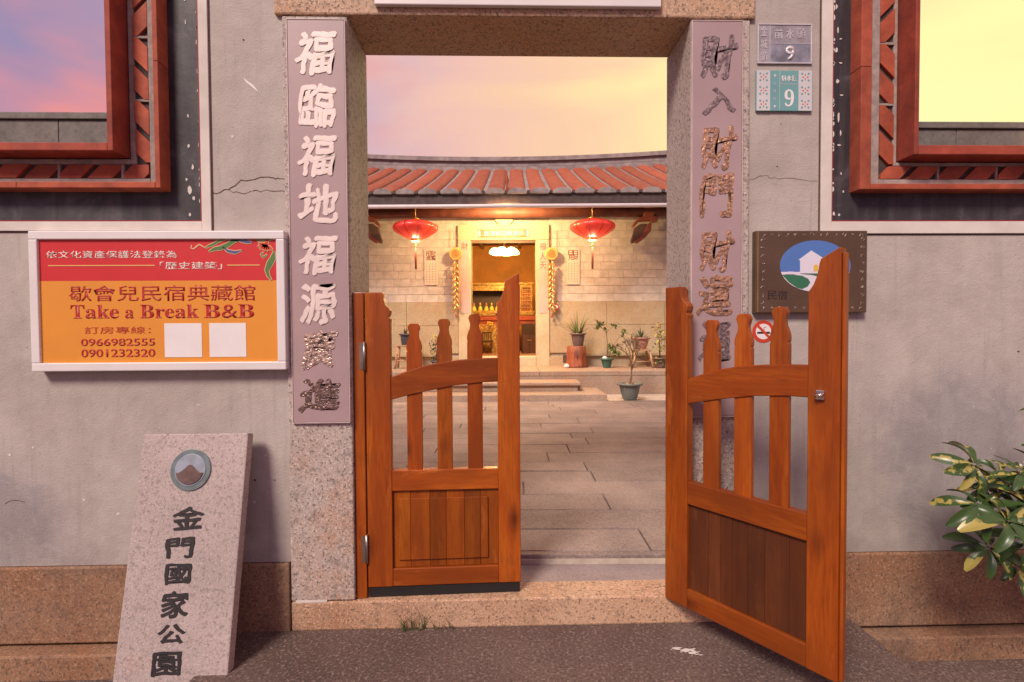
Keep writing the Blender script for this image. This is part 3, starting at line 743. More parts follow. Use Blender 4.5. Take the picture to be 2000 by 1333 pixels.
# scrollwork flower in the corner
gn = flat('sign_green', (0.10, 0.20, 0.06)); bl = flat('sign_blue', (0.11, 0.11, 0.24)); cream = flat('sign_cream', (0.75, 0.55, 0.28)); rr_ = flat('sign_petal', (0.62, 0.07, 0.03))
def blade(pts, ws, m, dy, name='scroll_leaf'):
    L1, L2 = [], []
    for i, p in enumerate(pts):
        a = pts[max(i-1, 0)]; b = pts[min(i+1, len(pts)-1)]; dx, dz = b[0]-a[0], b[1]-a[1]; l = math.hypot(dx, dz) or 1
        L1.append((ux(p[0]-dz/l*ws[i]), uz(p[1]+dx/l*ws[i]))); L2.append((ux(p[0]+dz/l*ws[i]), uz(p[1]-dx/l*ws[i])))
    MB().prism(L1+L2[::-1], yt-dy, yt).build(name, m, sg)
def leafs(pts, ws, m):
    blade(pts, [w+1.3 for w in ws], cream, 0.0010); blade(pts, ws, m, 0.0018)
leafs([(404, 491), (415, 486), (428, 484), (442, 478), (455, 470), (470, 466)], [0.6, 3, 4, 4, 3.5, 1], gn)
leafs([(398, 484), (405, 480), (415, 476), (425, 470), (440, 467)], [0.5, 1.8, 2, 2, .6], gn)
leafs([(432, 482), (442, 490), (456, 493), (470, 489)], [0.5, 2.5, 3, .6], bl)
leafs([(446, 470), (462, 467), (478, 471), (490, 474)], [0.6, 3.5, 4, 1], bl)
leafs([(534, 490), (532, 503), (525, 515), (519, 528), (522, 540), (528, 548)], [1, 5, 6, 4, 2.5, .6], gn)
leafs([(520, 497), (512, 503), (508, 497), (513, 492)], [0.6, 1.5, 1.5, .4], gn)
leafs([(500, 470), (512, 467), (524, 466), (536, 466)], [1, 3, 3, 1], gn)
blade([(371, 478), (369, 484), (374, 486), (380, 481), (386, 477), (398, 484)], [0.8, 1.0, 1.0, 1.4, 1.2, .6], cream, 0.001)
for k in range(7):
    an = radians(150+k*30+8); cx, cy = 520, 479
    if k > 5: an = radians(90)
    leafs([(cx, cy), (cx+8*cos(an), cy-6*sin(an)), (cx+19*cos(an), cy-12*sin(an))], [1.2, 3.4, .4], rr_)
for px, py in ((48+14, 452+12),): pass

# ------------------------------------------------------------------ house number plates, right
def plate_frame(px0, px1, py0, py1, y):
    a, b = at(px0, py0, y), at(px1, py1, y); return a.x, b.x, b.z, a.z
x0, x1, z0, z1 = plate_frame(1480, 1586, 46, 125, -0.008)
alu = plain('weathered_aluminium', (0.38, 0.35, 0.37), 0.55, 0.35, var=0.25, sc=12, bump=0.3); blueg = plain('worn_blue_enamel', (0.24, 0.24, 0.29), 0.55, 0.2, var=0.35, sc=18)
silver = plain('bare_raised_metal', (0.62, 0.58, 0.58), 0.45, 0.3)
hp = thing('house_number_plate', 'worn grey metal house number plate with raised 9, the upper of two plates', 'number plate', ((x0+x1)/2, -0.004, z0))
MB().box(x0, x1, -0.006, -0.001, z0, z1).build('plate', alu, hp, bevel=0.002)
for b in ((x0, x1, z1-.006, z1), (x0, x1, z0, z0+.006), (x0, x0+.006, z0+.006, z1-.006), (x1-.006, x1, z0+.006, z1-.006)):
    MB().box(b[0], b[1], -0.009, -0.0055, b[2], b[3]).build('rim', silver, hp, bevel=0.001)
xv = x0+(x1-x0)*0.225; zh = z0+(z1-z0)*0.5
MB().box(xv, x1-.006, -0.0068, -0.006, z0+.006, zh).build('blue_field', blueg, hp)
MB().box(xv, xv+.002, -0.008, -0.0055, z0+.006, z1-.006).build('divider', silver, hp)
MB().box(xv+.002, x1-.006, -0.008, -0.0055, zh, zh+.002).build('divider', silver, hp)
for k, ch in enumerate('金城鎮'): text(ch, silver, hp, (x0+xv)/2+.002, z1-0.034-k*0.056, 0.029, 0.042, -0.006, 'lettering', 0.002)
for k, ch in enumerate('前水頭'): text(ch, silver, hp, xv+0.040+k*0.052, z1-0.044, 0.036, 0.044, -0.006, 'lettering', 0.002)
text('9', silver, hp, xv+0.093, (z0+zh)/2+0.002, 0.044, 0.066, -0.0068, 'number', 0.002, 0.02)
x0, x1, z0, z1 = plate_frame(1478, 1586, 137, 217, -0.014)
teal = flat('teal_enamel', (0.16, 0.36, 0.36)); ptile = flat('pale_tile', (0.60, 0.60, 0.60)); otile = flat('orange_tile', (0.62, 0.16, 0.08)); pteal = flat('pale_teal_print', (0.42, 0.55, 0.54))
hp = thing('house_number_plate', 'teal house number plate with white 9 and orange flower borders, the lower of two plates', 'number plate', ((x0+x1)/2, -0.006, z0))
MB().box(x0, x1, -0.012, -0.001, z0, z1).build('plate', teal, hp, bevel=0.002)
W9 = x1-x0; H9 = z1-z0
for xa in (x0+0.001, x1-0.001-W9*0.24):
    MB().box(xa, xa+W9*0.24, -0.0135, -0.012, z0+.001, z1-.001).build('border_panel', ptile, hp)
    for k in range(3):
        cx, cz = xa+W9*0.12, z0+H9*(1/6+k/3)
        for i in range(4):
            an = pi/4+i*pi/2+pi/4; r_ = 0.0125
            MB().prism([(cx+cos(an+d)*r_*q, cz+sin(an+d)*r_*q) for d, q in ((-.35, 0.75), (0, 1.25), (.35, .75), (0, .4))], -0.0145, -0.0134).build('petal', otile, hp)
        for i in range(4):
            an = pi/4+i*pi/2; cx2, cz2 = cx+cos(an)*0.021, cz+sin(an)*0.021
            MB().prism([(cx2+cos(j*pi/3)*0.005, cz2+sin(j*pi/3)*0.005) for j in range(6)], -0.0142, -0.0134).build('border_dot', teal, hp)
for k, ch in enumerate('✤金城鎮✤'):
    if ch == '✤':
        cx, cz = x0+W9*0.33, z1-0.024-k*0.034
        MB().prism([(cx+cos(j*pi/4)*(0.009 if j % 2 == 0 else 0.004), cz+sin(j*pi/4)*(0.009 if j % 2 == 0 else 0.004)) for j in range(8)], -0.0132, -0.012).build('border_star', ptile, hp)
    else: text(ch, pteal, hp, x0+W9*0.33, z1-0.024-k*0.034, 0.014, 0.015, -0.012, 'lettering', 0.0008)
MB().box(x0+W9*0.415, x0+W9*0.42, -0.0128, -0.012, z0+.004, z1-.004).build('divider', ptile, hp)
MB().box(x0+W9*0.42, x1-W9*0.25, -0.0128, -0.012, z1-H9*0.345, z1-H9*0.335).build('divider', ptile, hp)
text('前水頭', wht, hp, x0+W9*0.59, z1-H9*0.2, W9*0.28, H9*0.15, -0.012, 'lettering', 0.0008, 0.02)
text('𝟗', wht, hp, x0+W9*0.59, z0+H9*0.32, W9*0.17, H9*0.42, -0.012, 'number', 0.0008)

# ------------------------------------------------------------------ framed homestay plaque, right
y = -0.035
c1, c2, c3, c4 = at(1476, 452, y), at(1695, 450, y), at(1692, 609, y), at(1476, 613, y)
x0, x1, z0, z1 = c1.x, (c2.x+c3.x)/2, (c3.z+c4.z)/2, (c1.z+c2.z)/2
bronze = plain('bronze_plaque', (0.14, 0.085, 0.052), 0.42, 0.45, var=0.12, sc=5); brel = plain('worn_relief', (0.33, 0.25, 0.20), 0.5, 0.4); gedge = plain('brass_edge', (0.50, 0.32, 0.14), 0.35, 0.7)
hs = thing('homestay_plaque', 'dark bronze plaque with round white house emblem on blue, behind the open gate leaf', 'plaque', ((x0+x1)/2, -0.01, z0))
MB().box(x0, x1, y, -0.002, z0, z1).build('plate', bronze, hs, bevel=0.003)
MB().box(x0+0.008, x0+0.012, y-0.002, y+0.001, z0+.003, z1-.003).build('edge_bead', gedge, hs)
iw, ih = x1-x0, z1-z0
random.seed(3)
def relief(cx, cz, sc_):
    mb = MB()
    for k in range(5):
        a = random.uniform(0, 2*pi); ox, oz = cx+random.uniform(-1, 1)*0.008*sc_, cz+random.uniform(-1, 1)*0.005*sc_
        mb.tube([(ox-0.005*sc_*cos(a), y-0.0005, oz-0.005*sc_*sin(a)), (ox, y-0.0022, oz+0.002*sc_), (ox+0.005*sc_*cos(a), y-0.0005, oz+0.005*sc_*sin(a))], 0.0011, 4)
    return mb
for k in range(13):
    cx = x0+0.036+k*(iw-0.066)/12
    for cz in (z1-0.018, z0+0.02): relief(cx, cz, 1.0 if k % 2 == 0 else 0.75).build('relief_motif', brel, hs)
for k in range(9):
    cz = z0+0.042+k*(ih-0.08)/8
    for cx in (x0+0.034, x1-0.022): relief(cx, cz, 1.0).build('relief_motif', brel, hs)
skyb = flat('emblem_blue', (0.085, 0.19, 0.48)); wh2 = flat('emblem_white', (0.72, 0.68, 0.76)); grn = flat('emblem_green', (0.035, 0.16, 0.085)); yl2 = flat('emblem_yellow', (0.75, 0.48, 0.08)); dk = flat('emblem_black', (0.02, 0.015, 0.015))
pe = lambda px, py: (at(px, py, y).x, at(px, py, y).z)
ecx, ecy, erx, ery = 1592, 520, 69, 50
full = [(ecx+erx*cos(2*pi*i/56), ecy-ery*sin(2*pi*i/56)) for i in range(56)]
def ppx(ps, m, dy, name): MB().prism([pe(*p) for p in ps], y-dy, y-0.0003).build(name, m, hs)
ppx(full, wh2, 0.0012, 'emblem_disc')
ppx([p for p in full if p[1] <= 536]+[], skyb, 0.0020, 'emblem_sky')
ppx([(1527, 537), (1548, 537), (1566, 539), (1578, 545), (1582, 552), (1577, 560), (1566, 565), (1556, 562), (1541, 552)], grn, 0.0020, 'emblem_lawn')
ppx([(1566, 535.5), (1605, 535), (1640, 537), (1637, 542), (1622, 543), (1600, 541), (1585, 537)], grn, 0.0026, 'emblem_lawn')
ppx([(1533, 536), (1539, 531), (1548, 531), (1553, 536)], wh2, 0.0028, 'emblem_cloud')
ppx([(1562, 534.5), (1562, 509), (1558, 509), (1584, 490), (1606, 504), (1605, 534.5)], wh2, 0.0032, 'emblem_house')
ppx([(1588, 530), (1588, 520), (1590, 517.5), (1593, 517), (1596, 518), (1597.5, 520.5), (1597.5, 530)], yl2, 0.0040, 'emblem_door')
for k, ch in enumerate('民宿'):
    c = at(1508+k*20, 577, y); text(ch, dk, hs, c.x, c.z, 0.042, 0.040, y, 'lettering', 0.0006, 0.0)

# ------------------------------------------------------------------ no-smoking sticker
c = at(1491, 648, -0.002); R_ = 0.0505
redor = flat('sticker_red', (0.58, 0.055, 0.02)); 
ns = thing('no_smoking_sign', 'round red and white no smoking sticker on the plaster between two gate pickets', 'sticker', (c.x, -0.001, c.z-R_))
circ = lambda r, n=40: [(c.x+r*cos(2*pi*i/n), c.z+r*sin(2*pi*i/n)) for i in range(n)]
MB().prism(circ(R_), -0.0022, -0.0005).build('red_ring', redor, ns)
MB().prism(circ(R_*0.70), -0.0030, -0.0021).build('white_disc', wht, ns)
MB().box(c.x-0.029, c.x+0.029, -0.0036, -0.0029, c.z-0.010, c.z-0.001).build('cigarette', dk, ns)
MB().tube([(c.x-0.006, -0.0034, c.z+0.004), (c.x+0.004, -0.0034, c.z+0.010), (c.x+0.0, -0.0034, c.z+0.016), (c.x+0.012, -0.0034, c.z+0.022)], 0.0011, 4).build('smoke_line', dk, ns)
MB().prism([(c.x-0.030, c.z+0.022), (c.x-0.022, c.z+0.030), (c.x+0.030, c.z-0.022), (c.x+0.022, c.z-0.030)], -0.0044, -0.0035).build('slash', redor, ns)

# ------------------------------------------------------------------ leaning granite tablet
tb = thing('stone_tablet', 'pale granite name tablet with round medallion leaning against the wall under the sign', 'tablet')
# face plane: leans back; built upright in its own frame then tilted
th_ = math.atan2(0.235, 1.06)
LEN = 1.06/cos(th_)
def tx(px, py):       # photo -> tablet frame (u across, w up along the face), by intersecting the leaning plane
    v = MC @ Vector(((px-1000)/F, -(py-666.5)/F, -1))
    P0 = Vector((0, -0.10, 0.90)); n = Vector((0, cos(th_), -sin(th_)))   # plane through the top edge
    t = (P0-EYE).dot(n)/v.dot(n); P = EYE+v*t
    return P.x, (P.z-GZ)/cos(th_)
ub = (tx(283, 848)[0]+tx(216, 1325)[0])/2; ue = (tx(488, 846)[0]+tx(441, 1325)[0])/2
tb.location = (ub, -0.10-(0.90-GZ)*math.tan(th_), GZ); tb.rotation_euler.x = -th_
def TB(mb, name, mat, bevel=0, parent=tb):
    xs = [v.co for v in mb.bm.verts]
    lo = Vector([min(v[i] for v in xs) for i in range(3)]); hi = Vector([max(v[i] for v in xs) for i in range(3)]); o_ = (lo+hi)/2
    me = mb.mesh(mat, o_, name); o = bpy.data.objects.new(name, me); COL.objects.link(o); o.parent = parent
    o.location = o_ - (parent.location if parent is not tb else Vector())
    if bevel:
        b = o.modifiers.new('bevel', 'BEVEL'); b.width = bevel; b.segments = 2; b.limit_method = 'ANGLE'
    return o
wT = tx(490, 846)[1]
TB(MB().box(0, ue-ub, 0, 0.05, 0.0, wT), 'slab', M['tablet'], 0.006)
tu = lambda px, py: (tx(px, py)[0]-ub, tx(px, py)[1])
cc = tu(373.5, 918); 
copper = plain('verdigris_bronze', (0.16, 0.20, 0.20), 0.45, 0.4, var=0.2, sc=20); brn = plain('brown_bronze', (0.14, 0.085, 0.075), 0.5, 0.4, var=0.25, sc=30); gbl = plain('grey_blue_patina', (0.26, 0.29, 0.34), 0.5, 0.3, var=0.2, sc=20)
def disc(r, y0, y1, m, name, n=48): TB(MB().prism([(cc[0]+r*cos(2*pi*i/n), cc[1]+r*1.03*sin(2*pi*i/n)) for i in range(n)], y0, y1), name, m, 0.0015)
disc(0.083, -0.006, 0.001, copper, 'medallion_rim'); disc(0.064, -0.0085, -0.004, gbl, 'medallion_sky')
hill = []
for i in range(21):
    t = -1+2*i/20; hill.append((cc[0]+t*0.055, cc[1]-0.012+0.034*math.exp(-(t*2.0)**2)))
for i in range(13):
    a = -0.2-(pi-0.4)*i/12; hill.append((cc[0]+0.058*cos(a), cc[1]+0.060*sin(a)))
TB(MB().prism(hill, -0.012, -0.007), 'medallion_hill', brn, 0.002)
ink = plain('black_carved_ink', (0.022, 0.018, 0.018), 0.6)
for ch, (cx, cy, w, h) in zip('金門國家公園', [(367, 1012, 60, 42), (352, 1070, 54, 36), (348, 1121, 50, 36), (343, 1181, 50, 48), (335, 1239, 50, 34), (325, 1297, 52, 40)]):
    u, w_ = tu(cx, cy)
    c_ = bpy.data.curves.new('t', 'FONT')
    bpy.data.curves.remove(c_)
    o = text(ch, ink, tb, 0, 0, w*0.00213, h*0.00216, 0, 'character', 0.001, 0.0, shear=-0.03, bold=0.026, brush=0.075)
    o.location = (u, -0.0004, w_)

# ------------------------------------------------------------------ grass at the threshold
ggm = plain('grass_blade', (0.085, 0.105, 0.035), 0.6, var=0.3)
random.seed(11)
for (px, py, n, hh, lab) in ((806, 1250, 24, 0.15, 'larger tuft of thin green grass at the threshold foot below the left gate leaf'), (868, 1250, 9, 0.09, 'small sparse tuft of grass by the threshold, right of the larger tuft')):
    c = at(px, py, -0.03); mb = MB()
    for k in range(n):
        bx = c.x+random.uniform(-0.05, 0.05); by = -0.03+random.uniform(-0.012, 0.012); a = random.uniform(-0.9, 0.9); h = hh*random.uniform(0.35, 1.0)
        p = [Vector((bx+sin(a)*h*t*t*0.8, by-0.02*t, 0.0+h*t*(1-0.2*t*abs(a)))) for t in (0, .35, .7, 1)]
        for i in range(3):
            w0, w1 = 0.0024*(1-i/3.2), 0.0024*(1-(i+1)/3.05)
            mb.poly([p[i]-Vector((w0, 0, 0)), p[i]+Vector((w0, 0, 0)), p[i+1]+Vector((w1, 0, 0)), p[i+1]-Vector((w1, 0, 0))])
    tag(mb.build('grass_tuft', ggm), lab, 'grass', 'grass tufts at the threshold')

# ------------------------------------------------------------------ variegated shrub, right
def mk_leafmat(name, yellow):
    a = N(name); v = a.co('obj', rand=False); s = a.sep(v)
    wob = a.math('MULTIPLY', a.math('SUBTRACT', a.noise(a.co('obj'), 5, 3), 0.5), 0.55)
    d = a.math('ADD', a.math('ABSOLUTE', s[1]), wob)
    mask = a.ramp(d, [(0.02, 1.0), (0.06, 0.0)]) if yellow == 1 else a.ramp(a.math('ADD', a.math('MULTIPLY', s[1], 1.6), a.math('ADD', wob, s[0])), [(0.42, 0.0), (0.50, 1.0)])
    gr = a.mix(a.noise(v, 4, 3), (0.022, 0.052, 0.014), (0.055, 0.105, 0.024))
    c = a.mix(mask, gr, (0.36, 0.30, 0.075)) if yellow else gr
    a.b.inputs['Subsurface Weight'].default_value = 0.0
    return a.fin(c, 0.32)
LM = [mk_leafmat('leaf_green', 0), mk_leafmat('leaf_midrib_yellow', 1), mk_leafmat('leaf_half_yellow', 2)]
stemm = plain('green_brown_stem', (0.085, 0.075, 0.035), 0.6)
def leafmesh(m):
    bm = bmesh.new(); rows = []
    for i in range(8):
        t = i/7; w = 0.19*(sin(pi*min(1, t*0.93+0.04))**0.7)*(0.55+0.6*t) if i not in (0, 7) else (0.02 if i == 0 else 0.05)
        row = [bm.verts.new((t, y_*w, 0.10*sin(pi*t)-0.10*t*t + abs(y_)*0.35*w)) for y_ in (-1, -0.5, 0, 0.5, 1)]; rows.append(row)
    for p, q in zip(rows, rows[1:]):
        for i in range(4):
            f = bm.faces.new((p[i], q[i], q[i+1], p[i+1])); f.smooth = True
    me = bpy.data.meshes.new('leaf'); bm.to_mesh(me); bm.free(); me.materials.append(m); return me
LMS = [leafmesh(m) for m in LM]
shb = thing('variegated_shrub', 'umbrella shrub with green and yellow leaves at the right edge in front of the plinth', 'shrub', (2.55, -0.42, GZ))
random.seed(21)
clusters = [(1880, 910, -0.42, 150, 1.0), (1885, 985, -0.50, 175, 1.05), (1942, 1018, -0.55, 190, 1.15), (1965, 925, -0.42, 70, 0.8), (1985, 985, -0.46, 30, 1.0), (1905, 1070, -0.46, 200, 0.9),
            (1985, 1055, -0.52, 320, 1.1), (1935, 955, -0.36, 120, 0.8), (1995, 925, -0.35, 90, 0.8), (2040, 960, -0.45, 40, 1.1), (2050, 1060, -0.40, 330, 1.1), (1960, 1105, -0.42, 260, 0.8), (2060, 900, -0.40, 100, 0.9),
            (2035, 800, -0.36, 150, 0.9), (2095, 900, -0.42, 60, 1.1), (2090, 1010, -0.5, 0, 1.1), (2120, 1100, -0.36, 300, 1.0), (1898, 950, -0.33, 170, 0.8), (2010, 1020, -0.35, 80, 0.9), (1925, 925, -0.30, 110, 0.7)]
base = Vector((2.55, -0.42, GZ))
for (px, py, y_, ang, sc_) in clusters:
    c = at(px+28, py, y_); mid = Vector((base.x*0.6+c.x*0.4, (base.y+c.y)/2, c.z*0.8+GZ*0.2-0.04))
    MB().tube([base+Vector((random.uniform(-.02, .02), random.uniform(-.02, .02), 0)), mid, c+Vector((0.02, 0.03, -0.01)), c], [0.008, 0.006, 0.0035, 0.003], 6).build('stem', stemm, shb)
    nl = random.choice((7, 8, 9)); a0 = random.uniform(0, 1)
    # each leaf radiates from the hub, the hub tipped towards where its branch points
    tilt = Matrix.Rotation(radians(random.uniform(25, 60)), 3, 'X')
    out_ = Matrix.Rotation(radians(random.uniform(-25, 25)), 3, 'Y')
    for k in range(nl):
        a = 2*pi*(k+a0)/nl; L_ = 0.128*sc_*random.uniform(0.75, 1.15)
        R3 = out_ @ tilt @ Matrix.Rotation(a, 3, 'Z') @ Matrix.Rotation(radians(random.uniform(5, 35)), 3, 'Y') @ Matrix.Rotation(radians(random.uniform(-25, 25)), 3, 'X')
        r_ = random.random(); me = LMS[0 if r_ < 0.50 else (1 if r_ < 0.80 else 2)]
        o = bpy.data.objects.new('leaf', me); COL.objects.link(o); o.parent = shb
        o.matrix_local = Matrix.Translation(c-shb.location+R3 @ Vector((0.012, 0, 0))) @ R3.to_4x4() @ Matrix.Diagonal((L_, L_*0.98, L_*random.uniform(0.6, 1.6), 1))
# ================================================================== courtyard (laid out in the house's own frame)
random.seed(5)
CZ = 0.17
M['paver'] = None
def mk_paver():
    a = N('paving_granite'); v = a.co('world')
    c = a.mix(a.ramp(a.noise(v, 2.2, 5, 0.6), [(0.35, 0.0), (0.65, 1.0)]), (0.225, 0.172, 0.155), (0.33, 0.255, 0.22))
    c = a.mix(a.ramp(a.noise(v, 0.9, 5, 0.65, 0.8), [(0.5, 0.0), (0.7, 0.4)]), c, (0.15, 0.115, 0.105))
    hv = a.n('ShaderNodeHueSaturation'); a.l(c, hv.inputs['Color']); a.l(a.math('MULTIPLY_ADD', a.rnd(), 0.30, 0.85), hv.inputs['Value'])
    c = hv.outputs[0]
    f = a.noise(v, 85, 2, 0.6)
    c = a.mix(a.ramp(f, [(0.55, 0.0), (0.66, 0.5)]), c, (0.09, 0.075, 0.075))
    c = a.mix(a.ramp(f, [(0.34, 0.4), (0.44, 0.0)]), c, (0.42, 0.36, 0.33))
    a.bump(a.math('ADD', f, a.math('MULTIPLY', a.noise(v, 9, 4), 2)), 0.35, 0.004); return a.fin(c, 0.72)
M['paver'] = mk_paver()
hst = lambda name, c0, **k: granite(name, c0, **k)
M['step'] = granite('step_granite', (0.40, 0.29, 0.215), rust=(0.40, 0.22, 0.12), rust_amt=0.18, speck=60, contrast=0.6)
M['wains'] = granite('wainscot_granite', (0.47, 0.38, 0.25), rust=(0.42, 0.27, 0.13), rust_amt=0.24, speck=40, contrast=0.35)
M['block'] = plain('pale_wall_stone', (0.57, 0.50, 0.43), 0.8, var=0.14, sc=5, bump=0.3)
M['joint'] = plain('wall_joint', (0.47, 0.40, 0.33), 0.9, var=0.15)
M['tilered'] = mk_brick('roof_tile_red', (0.34, 0.070, 0.028), (0.47, 0.125, 0.050), 0.5)
M['ridge'] = plain('grey_lime_plaster', (0.30, 0.25, 0.235), 0.85, var=0.25, sc=6, bump=0.4)
M['ridgeline'] = plain('ridge_line_dark', (0.12, 0.07, 0.065), 0.8)  # dark brown stripes running along the ridge between the grey bands
M['darkwood'] = plain('dark_red_timber', (0.16, 0.05, 0.030), 0.6, var=0.25, sc=6)
M['eavedark'] = plain('dark_eave_tile', (0.075, 0.050, 0.045), 0.7, var=0.3, sc=10)
M['gutter'] = plain('white_gutter', (0.72, 0.66, 0.66), 0.4, var=0.04)
M['creamstone'] = granite('cream_doorstone', (0.58, 0.47, 0.30), rust_amt=0.08, rust=(0.5, 0.33, 0.16), speck=50, contrast=0.3)

def slab_rows():
    base = MB().box(-5.5, 5.5, TH+0.03, 11.0, -0.10, CZ-0.022).build('courtyard_floor', M['joint']); tag(base, kind='structure', house=True)
    rows = [at(1130, py, 0, True) for py in ()]
    ys = [0.34]
    for py in (1075, 1033, 996, 966, 941, 920, 903, 884, 868, 856, 846, 835.5, 827, 817, 809, 801, 795, 789):
        # depth of the joint on the ground plane z = CZ
        v = MC @ Vector(((1130-1000)/F, -(py-666.5)/F, -1)); v = Matrix.Rotation(HA, 3, 'Z') @ v
        t = (CZ-EYE.z)/v.z; ys.append(EYE.y+v.y*t)
    ys.append(6.02)
    for i, (a, b) in enumerate(zip(ys, ys[1:])):
        x = -4.6+random.uniform(0, 0.8) if i % 2 else -5.0
        # one joint of each row falls on the crooked line the photo shows
        anchor = {1: 0.72+0.0, 3: 0.62, 4: 0.06, 5: 0.62, 6: 0.60, 7: 0.30, 8: 0.52, 9: 0.75, 10: 0.62}.get(i, random.uniform(0.2, 1.2))
        xs = [anchor]
        while xs[-1] < 4.9: xs.append(xs[-1]+random.uniform(0.9, 1.7))
        while xs[0] > -4.9: xs.insert(0, xs[0]-random.uniform(0.9, 1.7))
        for p, q in zip(xs, xs[1:]):
            h = random.uniform(-0.003, 0.003)
            MB().box(p+0.004, q-0.004, a+0.004, b-0.004, CZ-0.06, CZ+h).build('paving_slab', M['paver'], base, bevel=0.004, seg=1)
    return base
slab_rows()

DS1, DS2, DP, DW = 8.25, 8.68, 9.25, 10.66       # distances from the eye: step, step, porch edge, house wall
Y = lambda d: EYE.y+d
hz = lambda py, d, px=1000: hd(px, py, d).z
hx_ = lambda px, d, py=640: hd(px, py, d).x
PZ = hz(726, DP)                                     # porch level
stp = thing('stone_steps', 'two broad granite steps in the courtyard leading up to the house porch', 'steps', (0, Y(8.6), CZ), house=True)
Z1s, Z2s = hz(772, DS1), hz(748, DS2)
xr1 = hx_(1186, DS1, 780); xr2 = hx_(1135, DS2, 752)
xl1, xl2 = -2.0, -1.62
MB().box(xl1, xr1, Y(DS1), Y(DP), CZ-0.02, Z1s).build('step', M['step'], stp, bevel=0.012)
MB().box(xl2+0.06, xr2-0.05, Y(DS2)+0.05, Y(DP), Z1s, Z2s-0.062).build('step_riser', M['step'], stp, bevel=0.008)
MB().box(xl2, xr2, Y(DS2), Y(DP), Z2s-0.060, Z2s).build('step', M['step'], stp, bevel=0.02, seg=3)
porch = MB().box(-5.5, 5.5, Y(DP)+0.02, Y(DW)+0.2, CZ-0.05, PZ-0.09).build('porch_floor', M['step']); tag(porch, kind='structure', house=True)
x = -5.5; random.seed(8)
while x < 5.5:
    w = random.uniform(1.5, 2.6)
    MB().box(x+0.003, min(x+w, 5.5)-0.003, Y(DP)-0.0, Y(DW)+0.1, PZ-0.088, PZ).build('edge_slab', M['step'], porch, bevel=0.01)
    MB().box(x+0.3, min(x+w+0.3, 5.5)-0.004, Y(DP)+0.006, Y(DP)+0.08, CZ-0.05, PZ-0.092).build('riser_slab', M['step'], porch, bevel=0.006)
    x += w

# ------------------------------------------------------------------ the house
yw = Y(DW)
house = thing('courtyard_house', 'single storey courtyard house with pale stone wall, curved ridge and red barrel tiles', 'house', (0, yw+2, CZ), house=True)
dl, dr = hx_(921, DW), hx_(1047, DW); dzb, dzt = hz(697, DW), hz(470, DW)
dsl, dsr = hx_(896, DW), hx_(1073, DW); dst = hz(440, DW)
wz0, wz1 = hz(690, DW), hz(590, DW)
WTOP = 3.95
# core wall with door opening
mb = MB()
for b in ((-5.5, dl, PZ-0.1, WTOP), (dr, 5.5, PZ-0.1, WTOP), (dl, dr, PZ-0.1, dzb), (dl, dr, dzt, WTOP)): mb.box(b[0], b[1], yw+0.02, yw+0.32, b[2], b[3])
mb.build('wall_core', M['joint'], house)
# coursed pale stone blocks, each its own piece (only those in view are laid singly)
random.seed(4)
z = wz1; ch = 0.163; k = 0; bw = 0.33
while z < WTOP-0.05:
    x = -3.55 + (k % 2)*bw/2
    while x < 3.7:
        w = bw*random.uniform(0.88, 1.12); a, b = x+0.003, x+w-0.003
        for p, q in (((a, min(b, dsl-0.004)) if a < dsl else (None, None)), ((max(a, dsr+0.004), b) if b > dsr else (None, None))):
            if p is not None and q-p > 0.05:
                MB().box(p, q, yw+random.uniform(-0.0015, 0.0015)+0.012, yw+0.03, z+0.004, z+ch-0.005).build('stone_block', M['block'], house)
        x += w
    z += ch; k += 1
for a, b in ((-5.5, -3.56), (3.9, 5.5)): MB().box(a, b, yw, yw+0.03, wz1, WTOP).build('wall_end', M['block'], house)
# big granite wainscot slabs, ledge and base
zm = hz(636, DW)
for a, b in ((-5.5, dsl), (dsr, 5.5)):
    n = 4; w = (b-a)/n
    for k in range(n):
        MB().box(a+k*w+0.003, a+(k+1)*w-0.003, yw-0.02, yw+0.03, zm+0.002, wz1-0.004).build('wainscot_slab', M['wains'], house, bevel=0.006)
        MB().box(a+k*w+0.003, a+(k+1)*w-0.003, yw-0.024, yw+0.03, wz0, zm-0.003).build('wainscot_slab', M['wains'], house, bevel=0.006)
    e = 0.03 if a < 0 else -0.03
    MB().box(a if a < 0 else a+0.35, b-0.35 if a < 0 else b, yw-0.12, yw+0.03, hz(696, DW), wz0).build('wall_ledge', M['wains'], house, bevel=0.008)
    MB().box(a, b, yw-0.045, yw+0.03, PZ-0.05, hz(696, DW)-0.002).build('base_course', M['wains'], house, bevel=0.006)
MB().box(hx_(1099, DW), hx_(1106, DW), yw-0.049, yw-0.03, PZ+0.06, PZ+0.22).build('drain_hole', M['eavedark'], house)
# cream stone door surround
for a, b in ((dsl, dl), (dr, dsr)): MB().box(a, b, yw-0.05, yw+0.3, PZ-0.05, dzt).build('door_jamb', M['creamstone'], house, bevel=0.012)
MB().box(dsl, dsr, yw-0.052, yw+0.3, dzt+0.002, dst).build('door_lintel', M['creamstone'], house, bevel=0.01)
MB().box(dl-0.002, dr+0.002, yw-0.06, yw+0.35, PZ-0.05, dzb).build('door_sill', M['creamstone'], house, bevel=0.01)
